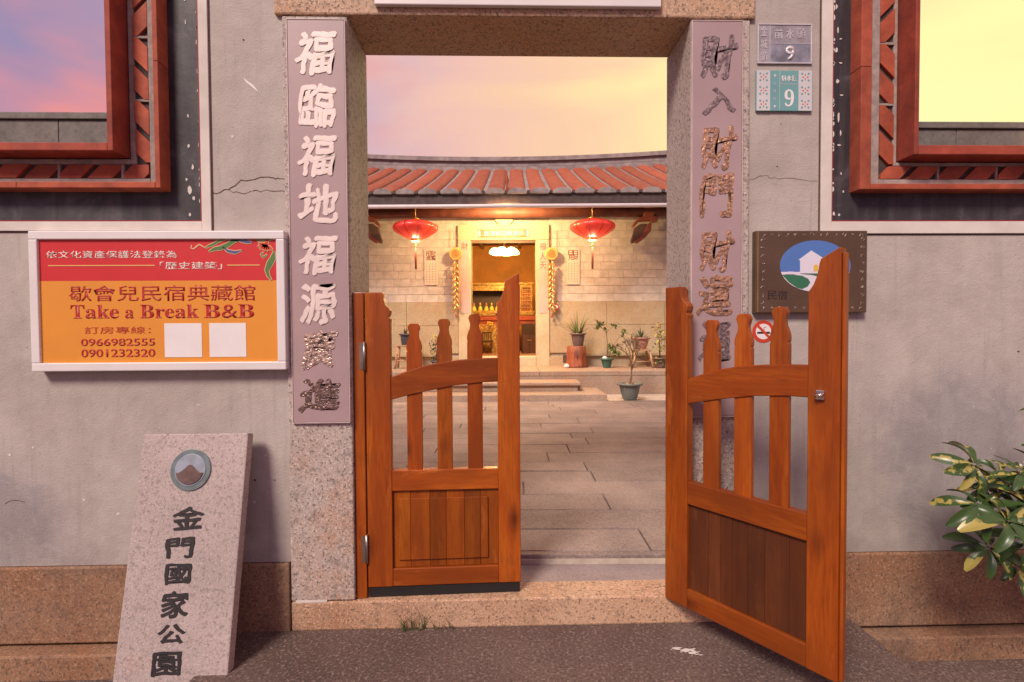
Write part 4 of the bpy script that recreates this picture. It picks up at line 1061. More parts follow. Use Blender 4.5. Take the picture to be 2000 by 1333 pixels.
# hall behind the door
orange = plain('orange_hall_wall', (0.62, 0.29, 0.06), 0.7, var=0.12, sc=3); hallf = plain('hall_floor_brick', (0.28, 0.13, 0.07), 0.6)
MB().box(-3.2, 3.2, yw+3.6, yw+3.7, PZ, WTOP+0.4).build('hall_back_wall', orange, house)
for a in (-2.2, 2.1): MB().box(a, a+0.1, yw+0.34, yw+3.6, PZ, WTOP).build('hall_side_wall', orange, house)
MB().box(-3.2, 3.2, yw+0.33, yw+3.6, PZ, dzb-0.02).build('hall_floor', hallf, house)
MB().box(-3.2, 3.2, yw+0.33, yw+3.7, WTOP-0.30, WTOP-0.2).build('hall_ceiling', M['darkwood'], house)
for k in range(12): MB().box(-2.9+k*0.5, -2.82+k*0.5, yw+0.4, yw+3.6, WTOP-0.40, WTOP-0.30).build('ceiling_joist', plain('hall_joist', (0.25, 0.17, 0.09), 0.6) if k == 0 else bpy.data.materials['hall_joist'], house)
# roof: barrel tiles from the eave up to a ridge that sags in the middle
DE, DR = 9.30, 13.3
ZE = hz(374.5, DE); ZR = hz(333, DR)
XC = hx_(985, DR)
sag = lambda x: 0.0075*(x-XC)**2
roof = bpy.data.objects.new('roof', None); COL.objects.link(roof); roof.parent = house; roof.location = Vector((0, Y(DE), ZE))-house.location
def roof_z(y, x):
    t = (y-Y(DE))/(DR-DE); return ZE+(ZR-ZE)*(0.93*t+0.07*t*t)+sag(x)*t*0.85+0.15*sag(x)*0.2
mb = MB(); nx, ny = 24, 6
G = [[mb.bm.verts.new((-5.9+11.8*i/nx, Y(DE)+(DR-DE)*j/ny, roof_z(Y(DE)+(DR-DE)*j/ny, -5.9+11.8*i/nx)-0.03)) for i in range(nx+1)] for j in range(ny+1)]
for j in range(ny):
    for i in range(nx): mb.bm.faces.new((G[j][i], G[j][i+1], G[j+1][i+1], G[j+1][i]))
mb.build('roof_deck', M['ridge'], roof)
SP = 0.405; x0t = hx_(990, DE)+SP/2; n0 = -14
for k in range(n0, 15):
    x = x0t+(k)*SP-0.0
    mb = MB(); NR = 9; NS = 8; rw = SP*0.405; xj = random.uniform(-0.012, 0.012)
    rings = []
    for j in range(NR*2):
        jj = j//2; lip = 0.008 if j % 2 else 0.0
        t = (jj+(0.97 if j % 2 else 0.0))/NR
        if t > 1: t = 1
        yy = Y(DE)+(DR-DE)*t
        rings.append([mb.bm.verts.new((x+xj*t+rw*cos(pi*i/NS)*-1, yy, roof_z(yy, x)-0.03+0.062*sin(pi*i/NS)**0.75+lip+random.uniform(-0.003, 0.003))) for i in range(NS+1)])
    for p, q in zip(rings, rings[1:]):
        for i in range(NS): f = mb.bm.faces.new((p[i], p[i+1], q[i+1], q[i])); f.smooth = True
    mb.build('tile_row', M['tilered'], roof)
    # grey plastered end on the eave, and the dark little drip between
    e = []
    for i in range(NS+1): e.append((x-rw*1.04*cos(pi*i/NS), roof_z(Y(DE), x)-0.04+0.105*sin(pi*i/NS)**0.7))
    MB().prism(e, Y(DE)-0.03, Y(DE)+0.42).build('tile_end', M['ridge'], roof, bevel=0.006, seg=1)
    MB().prism([(x+SP/2+0.03*cos(2*pi*i/8), roof_z(Y(DE), x)-0.005+0.03*sin(2*pi*i/8)) for i in range(8)], Y(DE)-0.02, Y(DE)+0.3).build('drip_tile', M['eavedark'], roof)
def curved(z0, z1, y0, y1, name, m, par=roof, xa=-5.9, xb=5.9, full=1.0, n=28):
    mb = MB(); A = []
    for i in range(n+1):
        x = xa+(xb-xa)*i/n; s_ = sag(x)*full
        A.append([mb.bm.verts.new(p) for p in ((x, y0, z0+s_), (x, y0, z1+s_), (x, y1, z1+s_), (x, y1, z0+s_))])
    for p, q in zip(A, A[1:]):
        for i in range(4): mb.bm.faces.new((p[i], q[i], q[(i+1) % 4], p[(i+1) % 4]))
    mb.bm.faces.new(A[0]); mb.bm.faces.new(A[-1][::-1])
    bmesh.ops.recalc_face_normals(mb.bm, faces=mb.bm.faces[:])
    return mb.build(name, m, par)
zt = hz(308.5, DR); hgt = zt-ZR
rd = curved(ZR-0.1, ZR+hgt*0.20, Y(DR)-0.10, Y(DR)+0.25, 'ridge_base', M['ridge'])
curved(ZR+hgt*0.20, ZR+hgt*0.28, Y(DR)-0.04, Y(DR)+0.2, 'ridge_line', M['ridgeline'])
curved(ZR+hgt*0.28, ZR+hgt*0.60, Y(DR)-0.02, Y(DR)+0.2, 'ridge_band', M['ridge'])
curved(ZR+hgt*0.60, ZR+hgt*0.68, Y(DR)-0.06, Y(DR)+0.2, 'ridge_line', M['ridgeline'])
curved(ZR+hgt*0.68, ZR+hgt*1.0, Y(DR)-0.08, Y(DR)+0.25, 'ridge_cap', M['ridge'])
fn = Vector(hd(990, 372, DE-0.02))
MB().lathe([(0.028, 0), (0.034, 0.08), (0.02, 0.14), (0.03, 0.2), (0.036, 0.26), (0.012, 0.34), (0.003, 0.46)], fn+Vector((0, 0.25, 0.0)), 8).build('finial', M['tilered'], roof)
# rear slope, so the ridge is not a screen
MB().poly([(-5.9, Y(DR)+0.2, ZR+0.2), (5.9, Y(DR)+0.2, ZR+0.2), (5.9, Y(DR)+4.2, ZE), (-5.9, Y(DR)+4.2, ZE)]).build('rear_slope', M['tilered'], roof)
# eaves
curved(hz(398, DE)+0.0, ZE-0.02, Y(DE)+0.02, Y(DE)+0.12, 'eave_board', M['eavedark'], full=0.04)
mb = MB(); zg = hz(403, DE-0.06)
mb.tube([(-5.9, Y(DE)-0.07, zg+0.006), (5.9, Y(DE)-0.07, zg-0.006)], 0.036, 10).build('gutter_pipe', M['gutter'], house)
mb = MB().poly([(-5.9, Y(DE)+0.1, hz(398, DE)-0.0), (5.9, Y(DE)+0.1, hz(398, DE)-0.0), (5.9, yw+0.02, WTOP+0.15), (-5.9, yw+0.02, WTOP+0.15)]).build('porch_soffit', M['darkwood'], house)
for k in range(30):
    x = -5.7+k*0.39
    MB().prismx([(Y(DE)+0.14, hz(398, DE)-0.03), (Y(DE)+0.14, hz(398, DE)-0.002), (yw, WTOP+0.13), (yw, WTOP+0.07)], x, x+0.09).build('rafter', M['darkwood'], house)
zp = hz(427, DW-0.25)
MB().tube([(-5.6, yw-0.25, zp+0.12), (5.6, yw-0.25, zp+0.12)], 0.11, 14).build('purlin', M['darkwood'], house)
# carved brackets
def bracket(px):
    sgn = -1 if px > 1000 else 1
    d = DW-0.28; c = hd(px, 430, d)
    b = bpy.data.objects.new('carved_bracket', None); COL.objects.link(b); b.parent = house; b.location = c-house.location
    s_ = d/1000
    P = lambda u, v: (c.x-sgn*u*s_, c.z-v*s_)
    redw = bpy.data.materials.get('bracket_red') or plain('bracket_red', (0.26, 0.075, 0.05), 0.55)
    grw = bpy.data.materials.get('bracket_green') or plain('bracket_green', (0.13, 0.075, 0.06), 0.6)
    MB().prism([P(-6, -30), P(14, -30), P(14, -6), P(22, -5), P(20, 4), P(8, 6), P(8, 2), P(-14, 3), P(-24, 14), P(-28, 12), P(-16, -4), P(-6, -6)], c.y-0.07, c.y+0.07).build('bracket_arm', redw, b, bevel=0.01)
    MB().prism([P(-24, 16), P(-12, 8), P(0, 8), P(2, 16), P(-6, 30), P(-18, 42), P(-29, 46), P(-30, 40), P(-26, 28)], c.y-0.05, c.y+0.05).build('bracket_leaf', grw, b, bevel=0.01)
    MB().prism([P(-26, 42), P(-12, 34), P(-2, 18), P(2, 8), P(9, 8), P(8, 22), P(-4, 36), P(-18, 46)], c.y-0.08, c.y+0.03).build('bracket_scroll', redw, b, bevel=0.01)
bracket(1262); bracket(716)
# round boss over the door lintel
c = hd(985, 424, DW-0.10)
MB().prism([(c.x+0.2*cos(pi/8+pi*i/4), c.z+0.2*sin(pi/8+pi*i/4)) for i in range(8)], yw-0.075, yw-0.003).build('octagon_boss', M['creamstone'], house, bevel=0.012)

# side wings of the courtyard (mostly out of view)
for s_, lab in ((-1, 'low plastered courtyard side wall on the left, hidden behind the street wall'), (1, 'low plastered courtyard side wall on the right, hidden behind the street wall')):
    w = thing('side_wall', lab, 'wall', (s_*5.2, 3.0, CZ), house=True)
    MB().box(s_*4.95, s_*5.25, TH+0.45, Y(DW)-1.6, 0.0, 2.35).build('wall_body', M['plaster'], w)
    MB().box(s_*4.90, s_*5.30, TH+0.45, Y(DW)-1.6, 2.352, 2.42).build('coping', M['ridge'], w, bevel=0.01)

# ------------------------------------------------------------------ couplets, plaques and scrolls on the house wall
pinkp = plain('pink_paper', (0.60, 0.40, 0.36), 0.6, var=0.05, sc=3); palep = plain('pale_scroll_paper', (0.68, 0.55, 0.46), 0.6, var=0.05, sc=3)
inkb = plain('brown_ink', (0.16, 0.05, 0.03), 0.6); goldp = plain('cream_print', (0.9, 0.8, 0.62), 0.5)
yj = yw-0.056
def panel(name, label, cat, px0, px1, py0, py1, m, yy, group=None):
    d = yy-EYE.y
    a, b = hd(px0, (py0+py1)/2, d), hd(px1, (py0+py1)/2, d); t, bt = hd((px0+px1)/2, py0, d), hd((px0+px1)/2, py1, d)
    r = thing(name, label, cat, ((a.x+b.x)/2, yy+0.004, bt.z), group, True)
    MB().box(a.x, b.x, yy, yy+0.005, bt.z, t.z).build('board', m, r, bevel=0.001, seg=1)
    return r, a.x, b.x, bt.z, t.z
r, a, b, z0, z1 = panel('couplet_strip', 'pink couplet strip on the left jamb of the house door', 'couplet', 899, 917, 469, 612, pinkp, yj, 'couplet strips beside the house door')
text('財', inkb, r, (a+b)/2, z1-0.13, 0.14, 0.15, yj, 'character')
r, a, b, z0, z1 = panel('couplet_strip', 'pink couplet strip with three dark characters on the right jamb of the house door', 'couplet', 1051, 1070, 469, 612, pinkp, yj, 'couplet strips beside the house door')
for ch, q in (('福', .13), ('人', .34), ('天', .52)): text(ch, inkb, r, (a+b)/2, z1-q, 0.14, 0.15, yj, 'character')
r, a, b, z0, z1 = panel('door_plaque', 'small horizontal pink plaque with cream characters over the house door', 'plaque', 933, 1034, 448, 464, plain('plaque_red', (0.42, 0.15, 0.10), 0.6), yw-0.064)
text('廣添財日財添戶', goldp, r, (a+b)/2, (z0+z1)/2, (b-a)*0.76, (z1-z0)*0.62, yw-0.064, 'lettering')
for xa in (a+0.035, b-0.035):
    MB().prism([(xa+0.032*cos(2*pi*i/12)*0.7, (z0+z1)/2+0.07*sin(2*pi*i/12)) for i in range(12)], yw-0.068, yw-0.0638).build('end_ornament', goldp, r)
yscr = yw-0.010
for (pa, pb, pc, pd, big, lab) in ((829, 855, 488, 557, '招財進寶', 'pale scroll with a dense square character on the wall left of the house door'),
                                   (1107, 1132, 487, 556, '日日見財', 'pale scroll with a tall open character on the wall right of the house door')):
    r, a, b, z0, z1 = panel('wall_scroll', lab, 'scroll', pa, pb, pc, pd, palep, yscr, 'scrolls on the house wall')
    w = b-a; h = z1-z0
    for i, ch in enumerate(big):
        text(ch, inkb, r, a+w*(0.5+(-0.19 if i % 2 == 0 else 0.19)), z1-h*(0.10 if i < 2 else 0.235), w*0.40, h*0.145, yscr, 'character', 0.001, 0.015)
    mb = MB()
    for cx in range(4):
        for k in range(8):
            px, pz = a+w*(0.16+0.225*cx), z1-h*(0.40+0.073*k)
            mb.box(px-w*0.045, px+w*0.045, yscr-0.0012, yscr-0.0002, pz, pz+h*0.007)
            mb.box(px-w*0.007, px+w*0.007, yscr-0.0012, yscr-0.0002, pz-h*0.02, pz+h*0.018)
            mb.box(px-w*0.035, px+w*0.035, yscr-0.0012, yscr-0.0002, pz-h*0.022, pz-h*0.016)
    mb.build('small_writing', inkb, r)
c = hd(1085.5, 600, DW-0.12)
r = thing('no_smoking_sign', 'tiny round no smoking sign hanging beside the right firecracker string on the house wall', 'sign', (c.x, c.y, c.z-0.06), house=True)
MB().prism([(c.x+0.06*cos(2*pi*i/20), c.z+0.06*sin(2*pi*i/20)) for i in range(20)], c.y-0.003, c.y+0.07).build('red_ring', redor, r)
MB().prism([(c.x+0.04*cos(2*pi*i/20), c.z+0.04*sin(2*pi*i/20)) for i in range(20)], c.y-0.005, c.y-0.0029).build('white_disc', wht, r)
MB().prism([(c.x-0.034, c.z+0.022), (c.x-0.022, c.z+0.034), (c.x+0.034, c.z-0.022), (c.x+0.022, c.z-0.034)], c.y-0.007, c.y-0.0049).build('slash', redor, r)

# ------------------------------------------------------------------ firecracker strings
fg = gold('firecracker_gold', (0.92, 0.50, 0.16), 0.30, 0.6, bs=60, bstr=0.3); fg2 = plain('firecracker_medallion', (0.80, 0.50, 0.15), 0.35, 0.35, var=0.15); cord = plain('red_cord', (0.42, 0.12, 0.05), 0.6)
def firecrackers(px, label, flip):
    d = DW-0.13; c = hd(px, 496, d); t = hd(px, 446, d); bt = hd(px+(4 if flip > 0 else 0), 614, d)
    r = thing('firecracker_string', label, 'decoration', (c.x, c.y, bt.z), 'firecracker strings beside the house door', True)
    MB().prism([(c.x+0.135*cos(pi/8+pi*i/4), c.z+0.135*sin(pi/8+pi*i/4)) for i in range(8)], c.y-0.02, c.y+0.03).build('medallion', fg2, r, bevel=0.008)
    MB().prism([(c.x+0.09*cos(pi/8+pi*i/4), c.z+0.09*sin(pi/8+pi*i/4)) for i in range(8)], c.y-0.028, c.y-0.0195).build('medallion_boss', fg, r, bevel=0.006)
    MB().tube([t, c+Vector((0, 0, 0.12))], 0.006, 5).build('cord', cord, r)
    MB().tube([c+Vector((0, 0, -0.12)), Vector((c.x, c.y, bt.z+0.05))], 0.006, 5).build('cord', cord, r)
    n = 9; zz = c.z-0.15
    for k in range(n):
        for s_ in (-1, 1):
            z0 = zz-(k+(0.5 if s_*flip > 0 else 0))*(zz-bt.z-0.04)/n
            p = Vector((c.x+s_*0.012, c.y-0.015, z0)); q = Vector((c.x+s_*(0.062+random.uniform(-0.012, 0.014)), c.y-0.03, z0-0.125))
            if s_*flip > 0 and k == n-1: continue
            MB().tube([p, p.lerp(q, .06), p.lerp(q, .94), q], [0.012, 0.023, 0.023, 0.012], 8).build('firecracker', fg, r)
    MB().lathe([(0.004, 0.0), (0.02, 0.02), (0.016, 0.09), (0.006, 0.12)], Vector((c.x, c.y, bt.z-0.08)), 6).build('tassel', cord, r)
firecrackers(890, 'gold firecracker string hanging left of the house door', 1)
firecrackers(1077, 'gold firecracker string hanging right of the house door', -1)

# ------------------------------------------------------------------ red lanterns
def mk_lantern():
    a = N('lantern_silk'); v = a.co('obj', rand=False); n = a.noise(v, 6, 3)
    c = a.mix(n, (0.70, 0.03, 0.025), (0.85, 0.09, 0.06))
    a.b.inputs['Emission Color'].default_value = (0.9, 0.035, 0.02, 1); a.b.inputs['Emission Strength'].default_value = 0.16
    a.b.inputs['Transmission Weight'].default_value = 0.0
    return a.fin(c, 0.35)
lsilk = mk_lantern(); lrim = plain('lantern_rim_gold', (0.85, 0.62, 0.22), 0.35, 0.6); lglow = emit('lantern_mouth_glow', (1.0, 0.62, 0.22), 1.3); tass = plain('tassel_dark_red', (0.26, 0.045, 0.02), 0.7)
def point0(name, loc, e, col, r, parent):
    l = bpy.data.lights.new(name, 'POINT'); l.energy = e; l.color = col; l.shadow_soft_size = r
    o = bpy.data.objects.new(name, l); COL.objects.link(o); o.parent = parent; o.location = loc - wloc(parent)
def lantern(px, py, label):
    d = 9.75; c = hd(px, py, d); rr = 0.43
    r = thing('lantern', label, 'lantern', (c.x, c.y, c.z-0.20), 'red lanterns under the eave', True)
    H_ = 0.19
    prof = [(0.085, -H_), (0.16, -H_*0.86), (0.29, -H_*0.52), (0.385, -H_*0.18), (0.425, H_*0.05), (0.43, H_*0.22), (0.40, H_*0.45), (0.33, H_*0.64), (0.22, H_*0.80), (0.12, H_*0.93), (0.07, H_)]
    sg_ = 80
    o = MB().lathe(prof, c, sg_, mod=lambda i: 1-0.035*(1-abs(sin(pi*i/8)))**3*1.0).build('silk_shell', lsilk, r)
    for k in range(10):
        a = 2*pi*k/10
        MB().tube([c+Vector((q*1.0*cos(a), q*1.0*sin(a), z)) for q, z in prof], 0.0045, 4).build('rib', tass, r)
    MB().lathe([(0.088, -0.012), (0.092, 0.0), (0.088, 0.02)], c+Vector((0, 0, -H_-0.014)), 20).build('mouth_ring', lrim, r)
    MB().lathe([(0.080, 0.0), (0.080, 0.008)], c+Vector((0, 0, -H_-0.032)), 20).build('lit_mouth', lglow, r)
    MB().lathe([(0.07, 0), (0.072, 0.015), (0.03, 0.03), (0.012, 0.06)], c+Vector((0, 0, H_)), 16).build('cap', lrim, r)
    tp = hd(px, 407, d)
    MB().tube([c+Vector((0, 0, H_+0.05)), Vector((c.x, c.y, tp.z+0.06))], 0.009, 6).build('cord', lrim, r)
    MB().tube([c+Vector((0, 0, -H_-0.02)), c+Vector((0, 0, -0.30))], 0.004, 5).build('cord', lrim, r)
    MB().lathe([(0.006, 0), (0.022, -0.02), (0.022, -0.04), (0.010, -0.06)][::-1], c+Vector((0, 0, -0.28)), 10).build('bead', lrim, r)
    point0('lantern_light', c+Vector((0, 0, -H_-0.10)), 15, (1.0, 0.66, 0.36), 0.09, r)
    bz = hd(px, 526, d).z
    MB().lathe([(0.019, 0), (0.021, 0.2), (0.016, c.z-0.34-bz)], Vector((c.x, c.y, bz)), 8).build('tassel', tass, r)
LP_ = []
lantern(811.5, 449, 'round flat red lantern hanging left of the house door')
lantern(1157, 447, 'round flat red lantern hanging right of the house door')

def point(name, loc, e, col, r, parent=None):
    l = bpy.data.lights.new(name, 'POINT'); l.energy = e; l.color = col; l.shadow_soft_size = r
    o = bpy.data.objects.new(name, l); COL.objects.link(o); o.parent = parent; o.location = loc - (wloc(parent) if parent else Vector())
    return o
# porch lamp tucked up behind the eave, over the door
c = hd(985, 400, DW-1.15); c.z = hz(400, DW-1.15)+0.10
r = thing('porch_lamp', 'lit porch lamp tucked behind the eave above the house door', 'lamp', (c.x, c.y, c.z), house=True)
MB().lathe([(0.02, -0.05), (0.06, -0.03), (0.07, 0.0), (0.05, 0.04), (0.02, 0.06)], c, 14).build('bulb', emit('lamp_bulb', (1.0, 0.62, 0.22), 8.0), r)
MB().lathe([(0.05, 0.0), (0.05, 0.06), (0.02, 0.09)], c+Vector((0, 0, 0.06)), 14).build('socket', M['brass'], r)
point('porch_light', c+Vector((0, 0.0, -0.13)), 335, (1.0, 0.64, 0.27), 0.10, r)
# ceiling lamp in the hall with petal shades
c = hd(985, 493, DW+1.1)
r = thing('ceiling_lamp', 'bright glowing petal shaded ceiling lamp inside the house hall', 'lamp', (c.x, c.y, c.z), house=True)
shade = emit('lamp_shade_glow', (1.0, 0.72, 0.32), 6.0)
for k in range(6):
    a = 2*pi*k/6+0.3; q = c+Vector((0.22*cos(a), 0.22*sin(a), 0.0))
    MB().lathe([(0.02, 0.09), (0.07, 0.075), (0.115, 0.03), (0.135, -0.035), (0.125, -0.04), (0.02, 0.0)][::-1], q, 14).build('lamp_shade', shade, r)
MB().lathe([(0.05, -0.02), (0.03, 0.08), (0.02, 0.45)], c, 10).build('stem', M['brass'], r)
point('hall_light', c+Vector((0, 0, -0.2)), 75, (1.0, 0.60, 0.22), 0.15, r)

# ------------------------------------------------------------------ furniture in the hall
TD = DW+2.3
gcarve = gold('gilt_carving', (0.55, 0.33, 0.09), 0.4, 0.5, bs=30, bstr=0.8); redt = plain('red_lacquer', (0.36, 0.07, 0.03), 0.4, var=0.15, sc=4); dkcab = plain('dark_cabinet', (0.055, 0.028, 0.018), 0.45)
def HB(mb_, px0, px1, py0, py1, y0, y1):
    d = y0-EYE.y; a, b = hd(px0, py0, d), hd(px1, py1, d); return mb_.box(a.x, b.x, y0, y1, b.z, a.z)
yt_ = Y(TD)
a, b = hd(905, 626, TD), hd(1060, 626, TD)
r = thing('altar_table', 'long red lacquered altar table inside the hall', 'table', ((a.x+b.x)/2, yt_+0.3, dzb), house=True)
HB(MB(), 905, 1060, 618, 626, yt_, yt_+0.6).build('table_top', redt, r, bevel=0.01)
HB(MB(), 908, 1057, 626, 636, yt_+0.03, yt_+0.06).build('apron', redt, r, bevel=0.006)
for px in (910, 1050): HB(MB(), px, px+6, 636, 690, yt_+0.04, yt_+0.12).build('leg', redt, r)
cl = thing('table_cloth', 'gold patterned cloth hanging in front of the altar table', 'cloth', (hd(960, 690, TD-0.15).x, Y(TD-0.15), dzb), house=True)
a, b = hd(936, 634, TD-0.12), hd(1008, 692, TD-0.12); mb = MB(); n = 24
P = [(a.x+(b.x-a.x)*i/n, Y(TD-0.12)+0.02*sin(i*1.3)) for i in range(n+1)]
for (x0, y0), (x1, y1) in zip(P, P[1:]): mb.poly([(x0, y0, a.z), (x1, y1, a.z), (x1, y1, b.z), (x0, y0, b.z)])
def mk_brocade():
    q = N('gold_brocade'); v = q.co('obj'); c = q.mix(q.ramp(q.vor(v, 16), [(0.25, 0.0), (0.5, 1.0)]), (0.60, 0.42, 0.16), (0.34, 0.18, 0.05)); return q.fin(c, 0.5)
mb.build('cloth', mk_brocade(), cl)
# carved chair in front
ch = thing('carved_chair', 'small dark carved wooden chair standing before the gold cloth in the hall', 'chair', (hd(951, 690, TD-0.5).x, Y(TD-0.5), dzb), house=True)
yc = Y(TD-0.55)
for px in (941, 958): HB(MB(), px, px+2, 650, 692, yc, yc+0.04).build('leg', dkcab, ch)
HB(MB(), 939, 962, 666, 669, yc-0.05, yc+0.35).build('seat', dkcab, ch)
HB(MB(), 941, 960, 649, 651.5, yc, yc+0.03).build('top_rail', dkcab, ch)
for px in (945, 949, 953): HB(MB(), px, px+1.4, 651, 666, yc, yc+0.02).build('splat', dkcab, ch)
cb = thing('dark_cabinet', 'dark wooden cabinet standing on the right inside the hall', 'cabinet', (hd(1032, 690, TD-0.4).x, Y(TD-0.2), dzb), house=True)
HB(MB(), 1019, 1056, 632, 693, Y(TD-0.5), Y(TD-0.1)).build('body', dkcab, cb, bevel=0.01)
dkd = plain('dark_brown_door', (0.10, 0.045, 0.03), 0.4)
HB(MB(), 1022, 1033, 655, 690, Y(TD-0.51), Y(TD-0.5)).build('door', dkd, cb); HB(MB(), 1035, 1052, 655, 690, Y(TD-0.51), Y(TD-0.5)).build('door', dkd, cb)
HB(MB(), 1030, 1038, 664, 666, Y(TD-0.525), Y(TD-0.51)).build('handle', M['brass'], cb)
sh = thing('shrine_case', 'wide gilded shrine case with dark back standing on the altar table', 'shrine', (hd(955, 612, TD).x, yt_+0.3, hz(617, TD)), house=True)
HB(MB(), 912, 990, 553, 557, yt_+0.05, yt_+0.5).build('cornice', gcarve, sh, bevel=0.008)
HB(MB(), 914, 988, 557, 568, yt_+0.08, yt_+0.12).build('carved_frieze', gcarve, sh)
HB(MB(), 914, 988, 568, 606, yt_+0.42, yt_+0.45).build('back_panel', dkcab, sh)
for px in (912, 985): HB(MB(), px, px+3, 557, 612, yt_+0.06, yt_+0.45).build('side_post', gcarve, sh)
HB(MB(), 912, 990, 608, 613, yt_+0.05, yt_+0.5).build('case_base', gcarve, sh, bevel=0.008)
HB(MB(), 936, 968, 611, 617, yt_-0.02, yt_+0.05).build('offering_stand', gcarve, sh)
yrobe = plain('yellow_robe', (0.78, 0.55, 0.08), 0.5); rrobe = plain('red_robe', (0.55, 0.14, 0.05), 0.5); 
for k, (px, cap, lb) in enumerate(((926, rrobe, 'leftmost'), (938, yrobe, 'second from left'), (950, rrobe, 'middle'), (960.5, yrobe, 'second from right'), (971, rrobe, 'rightmost'))):
    p = hd(px, 608, TD+0.1)
    fgm = thing('figurine', 'small seated gilt figurine, %s of the five before the shrine' % lb, 'figurine', (p.x, p.y, p.z), 'gilt figurines before the shrine', True)
    MB().lathe([(0.055, 0), (0.06, 0.02), (0.052, 0.06), (0.038, 0.10), (0.018, 0.125)], p, 12).build('robe', yrobe, fgm)
    MB().lathe([(0.012, 0.12), (0.022, 0.135), (0.023, 0.155), (0.014, 0.17)], p, 10).build('head', gcarve, fgm)
    MB().lathe([(0.024, 0.168), (0.026, 0.178), (0.012, 0.20), (0.003, 0.215)], p, 10).build('cap', cap, fgm)
sh2 = thing('carved_screen', 'gilded open carved stand on the altar table at the right of the doorway view', 'stand', (hd(1032, 617, TD).x, yt_+0.2, hz(617, TD)), house=True)
HB(MB(), 1014, 1042, 552, 556, yt_, yt_+0.2).build('top_moulding', gcarve, sh2)
HB(MB(), 1017, 1039, 556, 562, yt_+0.03, yt_+0.06).build('carved_frieze', gcarve, sh2)
for px in (1016, 1037): HB(MB(), px, px+2.5, 556, 608, yt_+0.02, yt_+0.08).build('side_post', gcarve, sh2)
HB(MB(), 1018, 1038, 562, 608, yt_+0.10, yt_+0.12).build('fretwork_panel', redt, sh2)
for k in range(4): HB(MB(), 1020+k*5, 1021.2+k*5, 562, 608, yt_+0.06, yt_+0.08).build('fret_bar', gcarve, sh2)
for k in range(6): HB(MB(), 1018, 1038, 566+k*7, 567.2+k*7, yt_+0.065, yt_+0.078).build('fret_bar', gcarve, sh2)
HB(MB(), 1013, 1044, 608, 616, yt_-0.02, yt_+0.22).build('stand_base', gcarve, sh2, bevel=0.01)
p = hd(957, 634, TD-0.3); fl = thing('yellow_flowers', 'small bunch of yellow flowers above the carved chair in the hall', 'flowers', (p.x, p.y, p.z), house=True)
random.seed(2)
for k in range(9): MB().lathe([(0.005, -0.015), (0.022, 0), (0.018, 0.015), (0.004, 0.022)], p+Vector((random.uniform(-.06, .06), random.uniform(-.04, .04), random.uniform(-.02, .07))), 7).build('flower', yrobe, fl)

# ------------------------------------------------------------------ potted plants on the porch and in the courtyard
soil = plain('potting_soil', (0.07, 0.04, 0.025), 0.95, var=0.4, sc=40)
def pot(parent, c, rt, rb, h, m, rim=0.02, name='pot'):
    MB().lathe([(rb*0.96, 0), (rb, 0.01), (rb+(rt-rb)*0.45, h*0.4), (rt*0.93, h-0.035), (rt*0.94, h-0.03), (rt+rim, h-0.028), (rt+rim, h), (rt-0.01, h), (rt*0.88, h-0.04)], c, 28).build(name, m, parent)
    MB().lathe([(rt*0.90, h-0.035), (rt*0.6, h-0.024)], c, 20).build('soil', soil, parent)
def strap(parent, c, dirv, L_, w, droop, m, name='leaf'):
    mb = MB(); side = dirv.cross(Vector((0, 0, 1))); side = side.normalized() if side.length > 0.05 else Vector((1, 0, 0)); P = []
    for i in range(7):
        t = i/6; P.append(c+dirv*L_*t+Vector((0, 0, -droop*t*t))); 
    V = []
    for i, q in enumerate(P):
        ww = w*(1-(i/6)**1.6)*0.5+0.0008; V.append([mb.bm.verts.new(q-side*ww), mb.bm.verts.new(q+Vector((0, 0, -ww*0.5))), mb.bm.verts.new(q+side*ww)])
    for a, b in zip(V, V[1:]):
        for k in range(2): f = mb.bm.faces.new((a[k], a[k+1], b[k+1], b[k])); f.smooth = True
    mb.build(name, m, parent)
ag = plain('agave_green', (0.15, 0.17, 0.055), 0.5, var=0.35, sc=5); ag2 = plain('dull_green_blade', (0.10, 0.12, 0.05), 0.5, var=0.35, sc=5)
twig = plain('bare_twig', (0.20, 0.12, 0.07), 0.8); lgreen = plain('small_leaf_green', (0.13, 0.17, 0.045), 0.5, var=0.4, sc=3); lyel = plain('small_leaf_yellow', (0.50, 0.42, 0.07), 0.5, var=0.3, sc=3)
random.seed(31)
# stump and agave pot
d = 10.2; c = hd(1126, 718, d); c.z = PZ
stumpm = N('stump_wood'); v_ = stumpm.co('obj', (1, 1, 0.18)); n_ = stumpm.noise(v_, 22, 4, 0.6, 1)
stumpm.bump(n_, 0.9, 0.02); stumpm = stumpm.fin(stumpm.ramp(n_, [(0.3, (0.08, 0.018, 0.008)), (0.5, (0.26, 0.065, 0.025)), (0.7, (0.40, 0.12, 0.05))]), 0.5)
hs_ = hz(677, d)-PZ
r = thing('tree_stump', 'reddish ribbed tree stump used as a plant stand on the porch right of the door', 'stump', c, house=True)
random.seed(9); md = [1+0.07*sin(i*1.9)+0.05*random.uniform(-1, 1) for i in range(26)]
MB().lathe([(0.235, 0), (0.205, 0.05), (0.19, hs_*0.5), (0.185, hs_-0.01), (0.17, hs_)], c, 26, mod=lambda i: md[i]).build('trunk_piece', stumpm, r)
MB().lathe([(0.16, 0.0), (0.15, 0.004)], c+Vector((0, 0, hs_)), 20).build('cut_top', twig, r)
c2 = hd(1129, 660, d); c2.z = PZ+hs_+0.002
pot_m = plain('purple_brown_pot', (0.16, 0.095, 0.085), 0.5); 
r = thing('potted_agave', 'spiky narrow leaved plant in a purple brown pot standing on the tree stump', 'potted plant', c2, house=True)
pot(r, c2, 0.145, 0.095, hz(652, d)-c2.z, pot_m)
